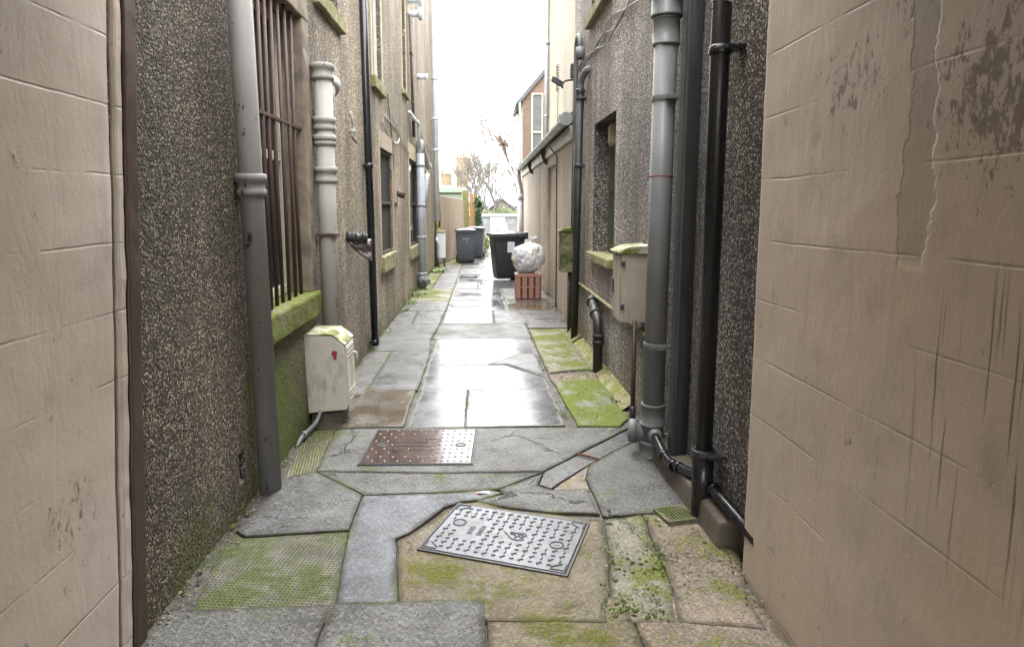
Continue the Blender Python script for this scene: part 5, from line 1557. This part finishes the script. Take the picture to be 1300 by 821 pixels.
# ------------------------------------------------------------------ fence, shed, planting at the lane's end
p = thing('fence', 'weathered vertical board fence behind the grey bins', 'fence', (-.9, 18.5, 0))
A, B = V((-1.16, 17.25, 0)), V((-.62, 20.6, 0))
dv = (B - A); n_ = 16
for i in range(n_):
    mb = MB(); a = A + dv * (i / n_); b = A + dv * ((i + .95) / n_)
    t = dv.normalized(); nn = V((t.y, -t.x, 0)) * .02
    top = 1.80 - .10 * i / n_ + random.uniform(-.01, .01)
    mb.prism([a + V((0, 0, .03)), b + V((0, 0, .03)), b + nn + V((0, 0, .03)), a + nn + V((0, 0, .03))], (0, 0, top)); mb.build('board', M['fence'], p, .003)
mb = MB(); mb.prism([A + V((.0, 0, 0)) - V((.03, 0, 0)), B - V((.03, 0, 0)), B + V((-.07, 0, 0)), A + V((-.07, 0, 0))], (0, 0, .12)); mb.build('rail', M['fencep'], p)
mb = MB(); mb.box(-.64, 20.62, -.03, -.44, 20.75, 2.05); mb.build('gate_post', M['fencep'], p, .01)
p = thing('fence', 'new orange timber fence panel between the mossy post and the ivy', 'fence', (-.35, 21.5, 0))
for i in range(3):
    mb = MB(); x = -.43 + i * .068; mb.box(x, 21.2, -.03, x + .064, 21.225, 1.95); mb.build('board', M['fencen'], p, .003)
mb = MB(); mb.box(-.43, 21.23, .3, -.225, 21.28, .38); mb.box(-.43, 21.23, 1.6, -.225, 21.28, 1.68); mb.build('rail', M['fencen'], p)
p = thing('shed', 'pale green shed with a flat roof edge showing above the board fence', 'shed', (-1.9, 22, 0))
mb = MB(); mb.box(-3.6, 21.8, -.1, -.72, 25.0, 2.0); mb.build('wall', M['shed'], p)
mb = MB(); mb.box(-3.75, 21.62, 2.0, -.58, 25.2, 2.16); mb.build('roof', M['shed'], p, .01)
mb = MB(); mb.box(-3.7, 21.70, 1.78, -.70, 21.79, 1.95); mb.build('fascia', M['shed'], p, .008)
mb = MB(); mb.box(-.80, 21.70, -.05, -.72, 21.79, 1.78); mb.build('corner_post', M['shed'], p, .005)


def leaves(mb, centre, rad, n, s, m=0, shape=None, seed=1, shell=.55):
    rr = random.Random(seed)
    c = V(centre)
    k = 0
    while k < n:
        d = V((rr.gauss(0, 1), rr.gauss(0, 1), rr.gauss(0, 1))).normalized()
        r = shell + (1 - shell) * rr.random()
        q = V((d.x * rad[0], d.y * rad[1], d.z * rad[2])) * r * (1 + .35 * noise.noise(d * 2.3 + V((seed, 0, 0))))
        q += c
        if noise.noise(q * 3.1 + V((seed, 5, 0))) < -.22: continue
        k += 1
        u = V((rr.gauss(0, 1), rr.gauss(0, 1), rr.gauss(0, .7))).normalized(); w_ = u.cross(V((rr.gauss(0, 1), rr.gauss(0, 1), rr.gauss(0, 1)))).normalized()
        sz = s * rr.uniform(.6, 1.3)
        mb.face([q - u * sz, q + w_ * sz * .5, q + u * sz, q - w_ * sz * .5], m)

p = thing('ivy_hedge', 'narrow dark green ivy column beside the orange fence panel', 'hedge', (-.12, 21, 0))
mb = MB()
for k in range(9): leaves(mb, (-.14 + .03 * math.sin(k * 2), 21.1, .12 + k * .2), (.14, .3, .2), 330, .035, seed=k + 1, shell=.3)
mb.build('foliage', M['ivy'], p)
mb = MB(); mb.tube([(-.16, 21.2, -.1), (-.14, 21.2, 1.0), (-.16, 21.2, 1.7)], [.03, .02, .01], 6); mb.build('stem', M['dryw'], p)
p = thing('shrub', 'low light green bush spilling over the lane edge below the ivy', 'shrub', (.05, 22.0, 0))
mb = MB(); leaves(mb, (.02, 22.2, .32), (.26, .5, .42), 1900, .03, seed=31, shell=.35); leaves(mb, (-.1, 21.6, .2), (.15, .3, .25), 600, .028, seed=32, shell=.3); mb.build('foliage', M['bush'], p)
mb = MB(); mb.tube([(.0, 22.2, -.1), (.0, 22.2, .4)], [.03, .015], 6); mb.build('stem', M['dryw'], p)

# garage court far below
gz0 = lane_z(78)
p = thing('garage', 'flat-roofed grey brick garage closing the far end of the lane', 'garage', (1.7, 80, gz0))
mb = MB(); mb.box(-.5, 80, gz0 - .1, 4.1, 86, gz0 + 1.95); mb.build('wall', M['gwall'], p)
mb = MB(); mb.box(-.7, 79.7, gz0 + 1.95, 4.3, 86.3, gz0 + 2.2); mb.build('roof', M['gtrim'], p)
mb = MB(); mb.box(.9, 79.93, gz0, 2.7, 79.99, gz0 + 1.85); mb.build('door', M['gtrim'], p)
for (a, b) in ((-.15, .6), (3.0, 3.9)):
    mb = MB(); mb.box(a, 79.94, gz0 + .9, b, 79.995, gz0 + 1.7); mb.build('window', M['glassb'], p)

car = thing('parked_car', 'small white hatchback parked nose-on in front of the far garage', 'car', (2.0, 75.5, gz0))
cx_, cy_ = 1.95, 75.5
def carbody(mb, prof, hw):
    # cross sections along y
    rings = []
    for (y, zb, zs, zr, k) in prof:
        q = [(-hw, zb), (-hw * 1.0, (zb + zs) / 2), (-hw * .98, zs), (-hw * k, zr), (hw * k, zr), (hw * .98, zs), (hw, (zb + zs) / 2), (hw, zb)]
        rings.append([mb.bm.verts.new((cx_ + x, cy_ + y, gz0 + z)) for x, z in q])
    n = 8
    for A_, B_ in zip(rings, rings[1:]):
        for i in range(n): mb.bm.faces.new((A_[i], A_[(i + 1) % n], B_[(i + 1) % n], B_[i]))
    mb.bm.faces.new(rings[0]); mb.bm.faces.new(rings[-1][::-1])
mb = MB(); carbody(mb, [(-1.95, .28, .55, .62, .85), (-1.85, .2, .68, .78, .88), (-1.0, .2, .88, .95, .86), (-.25, .2, .92, 1.42, .72), (1.2, .2, .92, 1.46, .72), (1.85, .22, .9, 1.0, .8), (1.95, .3, .7, .75, .8)], .85)
mb.build('body', M['carw'], car, .04)
mb = MB(); mb.face([(cx_ - .66, cy_ - .93, gz0 + 1.0), (cx_ + .66, cy_ - .93, gz0 + 1.0), (cx_ + .56, cy_ - .32, gz0 + 1.40), (cx_ - .56, cy_ - .32, gz0 + 1.40)]); o = mb.build('windscreen', M['carg'], car); o.modifiers.new('t', 'SOLIDIFY').thickness = .02
mb = MB(); mb.box(cx_ - .5, cy_ - 1.97, gz0 + .36, cx_ + .5, cy_ - 1.94, gz0 + .56); mb.build('grille', M['dark'], car)
for s in (-1, 1):
    mb = MB(); mb.box(cx_ + s * .68 - .14, cy_ - 1.94, gz0 + .56, cx_ + s * .68 + .14, cy_ - 1.86, gz0 + .70); mb.build('headlight', M['carg'], car, .02)
    for yy in (-1.25, 1.25):
        mb = MB(); mb.tube([(cx_ + s * .70, cy_ + yy, gz0 + .3), (cx_ + s * .87, cy_ + yy, gz0 + .3)], .3, 18); w = mb.build('wheel', M['rubber'], car)
        mb = MB(); mb.tube([(cx_ + s * .86, cy_ + yy, gz0 + .3), (cx_ + s * .885, cy_ + yy, gz0 + .3)], .19, 14); mb.build('rim', M['gtrim'], w)


def far_house(label, x0, x1, y0, y1, zb, ze, zr, wallm, roofm, axis='x'):
    p = thing('far_house', label, 'house', ((x0 + x1) / 2, y0, zb))
    mb = MB(); mb.box(x0, y0, zb, x1, y1, ze)
    if axis == 'y': mb.prism([(x0, y0 + .001, ze), (x1, y0 + .001, ze), ((x0 + x1) / 2, y0 + .001, zr)], (0, y1 - y0 - .002, 0))
    else: mb.prism([(x0, y0, ze + .001), (x0, y1, ze + .001), (x0, (y0 + y1) / 2, zr)], (x1 - x0, 0, 0))
    mb.build('wall', M[wallm], p)
    mb = MB(); e = .3
    if axis == 'y':
        xm = (x0 + x1) / 2; k = (zr - ze) / ((x1 - x0) / 2)
        for s, xa in ((-1, x0), (1, x1)):
            mb.prism([(xa + s * e, y0 - e, ze - k * e + .05), (xm, y0 - e, zr + .05), (xm, y0 - e, zr + .22), (xa + s * e, y0 - e, ze - k * e + .22)], (0, y1 - y0 + 2 * e, 0))
    else:
        ym = (y0 + y1) / 2; k = (zr - ze) / ((y1 - y0) / 2)
        for s, ya in ((-1, y0), (1, y1)):
            mb.prism([(x0 - e, ya + s * e, ze - k * e + .05), (x0 - e, ym, zr + .05), (x0 - e, ym, zr + .22), (x0 - e, ya + s * e, ze - k * e + .22)], (x1 - x0 + 2 * e, 0, 0))
    rf = mb.build('roof', M[roofm], p)
    return p, rf

h1, rf = far_house('far cottage with a tall ochre chimney, behind the pale green shed', -9.0, -1.2, 100, 108, -1.7, 1.9, 4.6, 'pink', 'slate_far')
def chimney(rf, x, y, z0, z1, w, d, pots):
    mb = MB(); mb.box(x - w / 2, y - d / 2, z0, x + w / 2, y + d / 2, z1); mb.box(x - w / 2 - .2, y - d / 2 - .2, z1 - 2.2, x + w / 2 + .2, y + d / 2 + .2, z1 - 1.95); mb.box(x - w / 2 - .12, y - d / 2 - .12, z1 + .002, x + w / 2 + .12, y + d / 2 + .12, z1 + .2)
    c = mb.build('chimney', M['chim'], rf)
    for i in range(pots):
        mb = MB(); px_ = x + (i + .5) / pots * w - w / 2; mb.ring((px_, y, z1 + .2), (0, 0, 1), [(0, .16), (.1, .17), (.5, .13), (.56, .17), (.62, .15), (.62, .1), (.3, .1)], 10); mb.build('chimney_pot', M['pot'], c)
chimney(rf, -3.2, 104, 3.2, 9.0, 2.0, 1.0, 4)
chimney(rf, -5.9, 106, 3.2, 6.6, 1.8, .9, 3)
far_house('far house with a brown-grey gable facing the lane, above the garage roof', .2, 5.2, 92, 100, -1.7, .6, 2.5, 'gable', 'slate_far', 'y')
far_house('far house with a broad pale slate roof behind the grey gable', -1.0, 9.0, 112, 122, -1.7, 1.6, 4.6, 'gable', 'slate_far')

p = thing('garden_hedge', 'pale green garden hedge above the garage roof', 'hedge', (1.8, 90, -1.7))
mb = MB()
for k in range(8): leaves(mb, (-1.2 + k * .95, 89.5, .45 + .35 * math.sin(k * 1.9)), (.8, .8, .95), 260, .13, seed=50 + k, shell=.4)
mb.build('foliage', M['shrubs'], p)
mb = MB()
for k in range(4): mb.tube([(-1 + k * 2, 89.5, -1.8), (-1 + k * 2, 89.5, .6)], .06, 6)
mb.build('stem', M['dryw'], p)


def tree(name, label, base, height, spread, mat, seed, stems=1, depth=5, leafm=None, nleaf=0, lsize=.06, r0=.09, up=.35, rmin=.016, lean=.06):
    rr = random.Random(seed)
    p = thing(name, label, 'tree', base)
    tr, tw, lf = MB(), MB(), MB()
    tips = []
    def grow(a, d, L, r, lev):
        b = a; pts = [a.copy()]; n = 3
        for i in range(n):
            d = (d + V((rr.gauss(0, .13), rr.gauss(0, .13), rr.gauss(0, .08) + .03))).normalized()
            b = b + d * L / n; pts.append(b.copy())
        r1 = r * (.62 if lev < depth else .35)
        (tr if lev <= 1 else tw).tube(pts, [r + (r1 - r) * i / n for i in range(n + 1)], 6 if lev < 2 else 4, caps=False)
        if lev >= 2: tips.extend(pts[1:])
        if lev < depth:
            for k in range(rr.choice([2, 3, 3]) if lev else 4):
                ax = V((rr.gauss(0, 1), rr.gauss(0, 1), rr.gauss(0, .4))).normalized()
                nd = (d + ax * spread * rr.uniform(.5, 1.1) + V((0, 0, up * .3))).normalized()
                grow(pts[rr.choice([2, 3, 3])], nd, L * rr.uniform(.62, .85), max(r1 * .85, rmin), lev + 1)
    for s in range(stems):
        off = V((rr.gauss(0, .25), rr.gauss(0, .25), 0)) * (stems > 1)
        grow(V(base) + off, V((rr.gauss(0, lean) * stems, rr.gauss(0, .12), 1)).normalized(), height * .30, r0, 0)
    tr.build('trunk', M[mat], p)
    if leafm:
        for k in range(nleaf):
            q = rr.choice(tips) + V((rr.gauss(0, .12), rr.gauss(0, .12), rr.gauss(0, .12)))
            u = V((rr.gauss(0, 1), rr.gauss(0, 1), rr.gauss(0, 1))).normalized(); w_ = u.cross(V((rr.gauss(0, 1), rr.gauss(0, 1), rr.gauss(0, 1)))).normalized()
            sz = lsize * rr.uniform(.6, 1.4); tw.face([q - u * sz, q + w_ * sz * .6, q + u * sz, q - w_ * sz * .6], 1)
        tw.build('crown', [M[mat], M[leafm]], p)
    else: tw.build('crown', M[mat], p)
    lf.bm.free()

tree('bare_tree', 'bare pale multi-stemmed tree behind the shed and ivy', (-.42, 52, -.9), 7.4, .55, 'dryw', 4, 4, 5, r0=.11)
tree('bare_tree', 'bare twiggy tree in the middle distance above the garage', (1.6, 90, -1.7), 11.5, .62, 'dryw', 12, 4, 5, r0=.2, rmin=.026)
tree('bare_tree', 'leafless tree to the left of the far ochre chimney', (-5.6, 76, -1.6), 6.5, .5, 'dryw', 17, 2, 5, r0=.15)
tree('russet_tree', 'russet-leaved tree rising at the right beside the brick house', (2.12, 37, -.5), 8.0, .30, 'twigr', 8, 3, 5, 'russet', 3200, .06, r0=.1, lean=.02)

# ------------------------------------------------------------------ sky, sun, camera
w = bpy.data.worlds.new('World'); S.world = w; w.use_nodes = True
nt = w.node_tree; bg = nt.nodes['Background']
sky = nt.nodes.new('ShaderNodeTexSky'); sky.sky_type = 'NISHITA'; sky.sun_disc = False
SUN_EL, SUN_AZ = 62, 6           # azimuth clockwise from +Y
sky.sun_elevation = R(SUN_EL); sky.sun_rotation = R(SUN_AZ)
sky.air_density = 1.0; sky.dust_density = 4.0; sky.ozone_density = 1.0
hs = nt.nodes.new('ShaderNodeHueSaturation'); hs.inputs['Saturation'].default_value = .18
mx = nt.nodes.new('ShaderNodeMix'); mx.data_type = 'RGBA'; mx.inputs['Factor'].default_value = .8
# overcast deck: three times brighter overhead than at the horizon, as cloudy skies are
tc = nt.nodes.new('ShaderNodeTexCoord'); sz = nt.nodes.new('ShaderNodeSeparateXYZ'); nt.links.new(tc.outputs['Generated'], sz.inputs[0])
mr_ = nt.nodes.new('ShaderNodeMapRange'); nt.links.new(sz.outputs[2], mr_.inputs[0])
for i_, v_ in enumerate((0.0, 1.0, 7.0, 24.0)): mr_.inputs[i_ + 1].default_value = v_
cb = nt.nodes.new('ShaderNodeCombineColor'); [nt.links.new(mr_.outputs[0], cb.inputs[i_]) for i_ in range(3)]
nt.links.new(cb.outputs[0], mx.inputs[7])
nt.links.new(sky.outputs[0], hs.inputs['Color']); nt.links.new(hs.outputs[0], mx.inputs[6]); nt.links.new(mx.outputs[2], bg.inputs[0])
bg.inputs[1].default_value = .15
sl = bpy.data.lights.new('Sun', 'SUN'); sl.energy = .9; sl.angle = R(40); sl.color = (1, .97, .93)
so = bpy.data.objects.new('Sun', sl); COL.objects.link(so)
so.rotation_euler = (R(90 - SUN_EL), 0, R(180 - SUN_AZ))
so.location = (0, 10, 20)

cd = bpy.data.cameras.new('Camera'); cam = bpy.data.objects.new('Camera', cd); COL.objects.link(cam)
cd.sensor_fit = 'HORIZONTAL'; cd.sensor_width = 36; cd.lens = F / 1300 * 36
cd.shift_y = -(410.5 - CY) / 1300
cd.clip_start = .05; cd.clip_end = 3000
cam.location = EYE; cam.rotation_euler = (math.pi / 2 - PIT, 0, -YAW)
S.camera = cam

for o in list(bpy.data.objects):
    if '_base' in o: del o['_base']
vs_ = S.view_settings
S.display_settings.display_device = 'sRGB'
vs_.view_transform = 'Standard'; vs_.look = 'None'; vs_.gamma = 1.0; vs_.use_curve_mapping = False
vs_.exposure = 2.35
S.render.engine = 'CYCLES'
S.cycles.max_bounces = 8; S.cycles.diffuse_bounces = 5; S.cycles.glossy_bounces = 3
S.cycles.use_denoising = True
S.cycles.sample_clamp_indirect = 10
